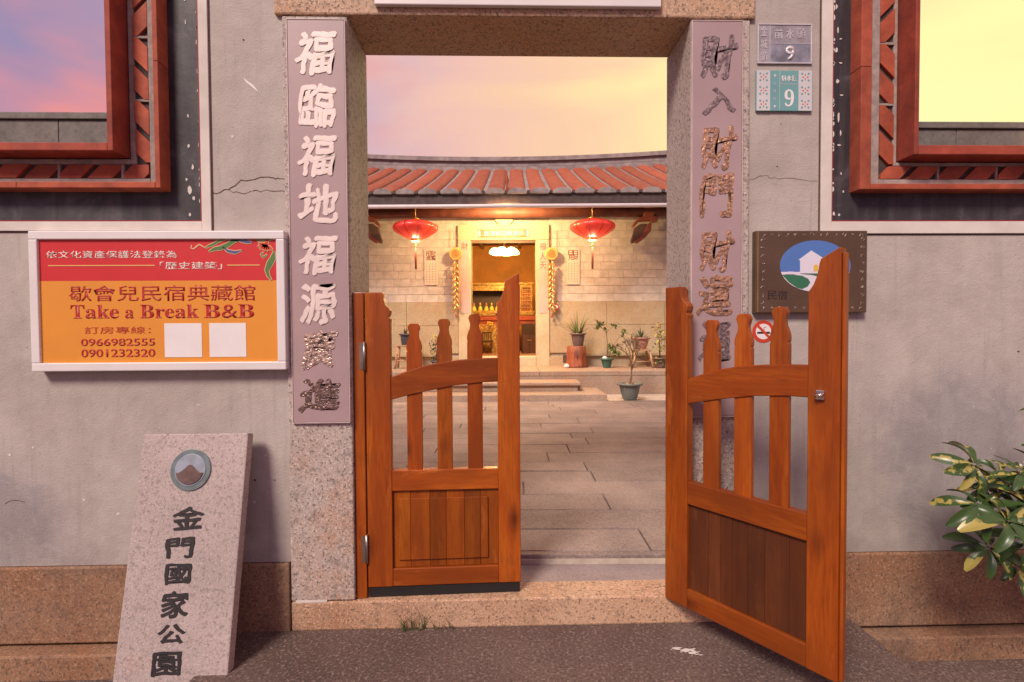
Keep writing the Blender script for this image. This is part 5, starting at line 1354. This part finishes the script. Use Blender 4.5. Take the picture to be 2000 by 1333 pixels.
for k in range(22):
    a = random.uniform(0, 2*pi); e = random.uniform(0.5, 1.45); L_ = random.uniform(0.32, 0.52)
    if k < 3: a, e, L_ = (pi+0.1*k, 0.55, 0.52) if k == 0 else ((pi-0.3, 0.85, 0.48) if k == 1 else (0.3, 0.9, 0.42))
    strap(r, c2+Vector((0.03*cos(a), 0.03*sin(a), hz(652, d)-c2.z-0.03)), Vector((cos(a)*cos(e), sin(a)*cos(e), sin(e))), L_, 0.040, 0.06*cos(e), ag)
p = hd(1107, 716, 10.0); p.z = PZ
r = thing('white_shell', 'small white shell lying on the porch floor at the foot of the tree stump', 'shell', p, house=True)
MB().lathe([(0.01, 0), (0.045, 0.01), (0.055, 0.035), (0.035, 0.065), (0.006, 0.085)], p, 12, sx=1.1, sy=0.8).build('shell_body', M['whitepaint'], r)
# green pot with little tree
d = 10.0; c = hd(1185, 716, d); c.z = PZ
r = thing('potted_tree', 'thin sapling with sparse leaf clumps in a small green pot on the porch', 'potted plant', c, house=True)
pg = plain('green_glazed_pot', (0.05, 0.13, 0.10), 0.35); hp_ = hz(701, d)-PZ
pot(r, c, 0.115, 0.07, hp_, pg)
def P10(px, py, dd=10.0): return hd(px, py, dd)
mb = MB(); t0 = c+Vector((0, 0, hp_-0.03)); 
brs = [([t0, P10(1187, 680), P10(1185, 655), P10(1184, 648)], .010), ([P10(1184, 650), P10(1178, 643), P10(1170, 634)], .005), ([P10(1184, 650), P10(1193, 642), P10(1201, 636)], .005),
       ([P10(1187, 684), P10(1200, 672), P10(1212, 656), P10(1219, 650)], .005), ([P10(1187, 692), P10(1192, 684), P10(1197, 690)], .005)]
for pts, rr in brs: mb.tube(pts, [rr*(1-0.5*i/len(pts)) for i in range(len(pts))], 6)
mb.build('trunk', twig, r)
def foliage(parent, centre, R_, n, ms, size, name='foliage', flatz=1.0):
    for m in ms:
        mb = MB()
        for k in range(n//len(ms)):
            q = centre+Vector((random.gauss(0, .5)*R_, random.gauss(0, .5)*R_, random.gauss(0, .5)*R_*flatz))
            a = Euler((random.uniform(-1, 1), random.uniform(-1, 1), random.uniform(0, 6.3))).to_matrix(); s_ = size*random.uniform(.6, 1.3)
            mb.poly([q+a @ Vector(p) for p in ((-s_, 0, 0), (-s_*.3, -s_*.4, s_*.1), (s_*.5, -s_*.35, s_*.1), (s_, 0, 0), (s_*.5, s_*.35, s_*.1), (-s_*.3, s_*.4, s_*.1))])
        mb.build(name, m, parent)
for px, py, R_, n in ((1170, 633, .075, 34), (1167, 640, .05, 16), (1182, 643, .04, 14), (1201, 637, .06, 22), (1219, 650, .06, 22), (1215, 657, .03, 8), (1197, 686, .10, 60), (1207, 690, .08, 30), (1190, 676, .05, 16)):
    foliage(r, P10(px, py), R_, int(n*1.6), [lgreen], 0.032)
p = c+Vector((-0.045, -0.03, hp_-0.03))
r = thing('white_stone', 'white stone resting on the soil of the small green pot', 'stone', p, house=True)
MB().lathe([(0.02, 0), (0.055, 0.02), (0.05, 0.05), (0.02, 0.07)], p, 10, mod=lambda i: 1+0.12*sin(i*2.3)).build('stone_body', M['whitepaint'], r)
# stool with pink bowl
d = 10.1; c = hd(1252, 714, d); c.z = PZ; hs2 = hz(684, d)-PZ
stm = plain('pale_stool_wood', (0.46, 0.27, 0.15), 0.6, var=0.2)
def stool(c, h, w, label):
    r = thing('wooden_stool', label, 'stool', c, 'stools carrying plants on the porch', True)
    MB().box(c.x-w, c.x+w, c.y-w, c.y+w, c.z+h-0.03, c.z+h).build('seat', stm, r, bevel=0.006)
    for sx_ in (-1, 1):
        for sy_ in (-1, 1):
            MB().tube([(c.x+sx_*(w+0.02), c.y+sy_*(w+0.02), c.z), (c.x+sx_*(w-0.03), c.y+sy_*(w-0.03), c.z+h-0.03)], 0.023, 7).build('leg', stm, r)
        MB().tube([(c.x+sx_*w, c.y-w, c.z+h*0.4), (c.x+sx_*w, c.y+w, c.z+h*0.4)], 0.010, 6).build('stretcher', stm, r)
    for sy_ in (-1, 1): MB().tube([(c.x-w, c.y+sy_*w, c.z+h*0.35), (c.x+w, c.y+sy_*w, c.z+h*0.35)], 0.010, 6).build('stretcher', stm, r)
    return r
stool(c, hs2, 0.17, 'pale wooden stool under the pink bowl plant at the right end of the porch')
c2 = Vector((c.x, c.y, PZ+hs2+0.002)); pinkpot = plain('pink_terracotta', (0.46, 0.21, 0.17), 0.6)
r = thing('potted_aloe', 'short spiky aloe in a wide pink terracotta bowl on a stool', 'potted plant', c2, house=True)
hh = hz(661, d)-c2.z; pot(r, c2, 0.16, 0.10, hh, pinkpot)
for k in range(24):
    a = random.uniform(0, 2*pi); e = random.uniform(0.25, 1.4)
    strap(r, c2+Vector((0, 0, hh-0.03)), Vector((cos(a)*cos(e), sin(a)*cos(e), sin(e))), random.uniform(0.20, 0.33), 0.036, 0.02, ag2)
# grey bowl with bonsai in the courtyard
d = 8.45; c = hd(1230, 781, d); c.z = CZ; hb = hz(750, d)-CZ
gpot = plain('grey_green_pot', (0.15, 0.165, 0.15), 0.5, var=0.1)
r = thing('bonsai_pot', 'nearly bare twiggy bonsai in a big grey bowl pot on the courtyard paving', 'potted plant', c, house=True)
pot(r, c, 0.185, 0.115, hb, gpot, 0.025)
mb = MB()
for k in range(16):
    a = random.uniform(0, 2*pi); q = random.uniform(0.02, 0.14); mb.lathe([(0.006, -0.01), (0.018, 0), (0.012, 0.012)], c+Vector((q*cos(a), q*sin(a), hb-0.018)), 6)
mb.build('pebbles', stm, r)['kind'] = 'stuff'
mb = MB(); fol = []
def grow(p, dv, L_, rr, dep):
    q = p+dv*L_*0.5+Vector((random.uniform(-.02, .02), random.uniform(-.02, .02), 0)); e = p+dv*L_
    mb.tube([p, q, e], [rr, rr*.85, rr*.65], 5)
    if dep == 0: fol.append(e); return
    for k in range(random.choice((2, 3)) if dep < 4 else 3):
        nd = (dv+Vector((random.uniform(-.75, .75), random.uniform(-.75, .75), random.uniform(-.15, .45)))).normalized(); grow(e, nd, L_*random.uniform(.6, .85), max(rr*.62, 0.0042), dep-1)
grow(c+Vector((0, 0, hb-0.03)), Vector((0.12, 0, 1)).normalized(), 0.26, 0.022, 5)
mb.build('branches', twig, r)
for e in fol[::9]: foliage(r, e, 0.03, 3, [lgreen], 0.014)
# leafy plant at the right edge behind the gate
d = 9.9
c = hd(1289, 716, d); c.z = PZ
r = thing('leafy_potted_shrub', 'yellow green leafy shrub in a dark pot beside the right stool', 'potted plant', c, house=True)
pot(r, c, 0.13, 0.09, 0.2, pot_m)
MB().tube([c+Vector((0, 0, .15)), P10(1288, 670, d), P10(1290, 640, d)], [.014, .01, .006], 6).build('stem', twig, r)
for px, py, R_, n in ((1286, 642, .10, 40), (1290, 660, .12, 50), (1287, 680, .10, 36), (1288, 705, .09, 40)): foliage(r, P10(px, py, d-0.1), R_, n, [lgreen, lyel], 0.03)
# left side: stool with pot, yellow plant
d = 10.1; c = hd(787, 716, d); c.z = PZ; h3 = hz(673, d)-PZ
stool(c, h3, 0.11, 'pale wooden stool at the left end of the porch seen between post and first picket')
c2 = Vector((c.x+0.05, c.y, PZ+h3+0.002)); bpot = plain('slate_pot', (0.075, 0.07, 0.09), 0.5)
r = thing('potted_succulent', 'small spiky plant in a slate coloured pot on the left stool', 'potted plant', c2, house=True)
hh = hz(651, d)-c2.z; pot(r, c2, 0.10, 0.07, hh, bpot)
for k in range(14):
    a = random.uniform(0, 2*pi); e = random.uniform(0.7, 1.4); strap(r, c2+Vector((0, 0, hh-0.03)), Vector((cos(a)*cos(e), sin(a)*cos(e), sin(e))), random.uniform(0.12, 0.22), 0.022, 0.01, ag2)
d = 10.0; c = hd(849, 716, d); c.z = PZ
r = thing('yellow_flowered_plant', 'tall dark leaved plant with yellow blooms behind the middle picket of the left gate leaf', 'potted plant', c, house=True)
pot(r, c+Vector((0.04, 0, 0)), 0.10, 0.07, 0.16, bpot)
MB().tube([c+Vector((.04, 0, .12)), P10(850, 660)], [.01, .006], 6).build('stem', twig, r)
dgl = plain('dark_leaf', (0.03, 0.05, 0.025), 0.5)
for px, py, R_, n, m in ((849, 700, .07, 36, dgl), (847, 685, .08, 40, dgl), (846, 672, .07, 26, dgl), (848, 662, .07, 26, lyel), (852, 655, .06, 14, lyel), (846, 690, .06, 12, lyel)): foliage(r, P10(px, py), R_, n, [m], 0.024)

# ------------------------------------------------------------------ turn the courtyard group to its true bearing about the doorway line
RZ = Matrix.Rotation(-HA, 3, 'Z')
for o in HOUSE:
    p = o.location - Vector((EYE.x, EYE.y, 0)); o.location = RZ @ p + Vector((EYE.x, EYE.y, 0)); o.rotation_euler.z -= HA
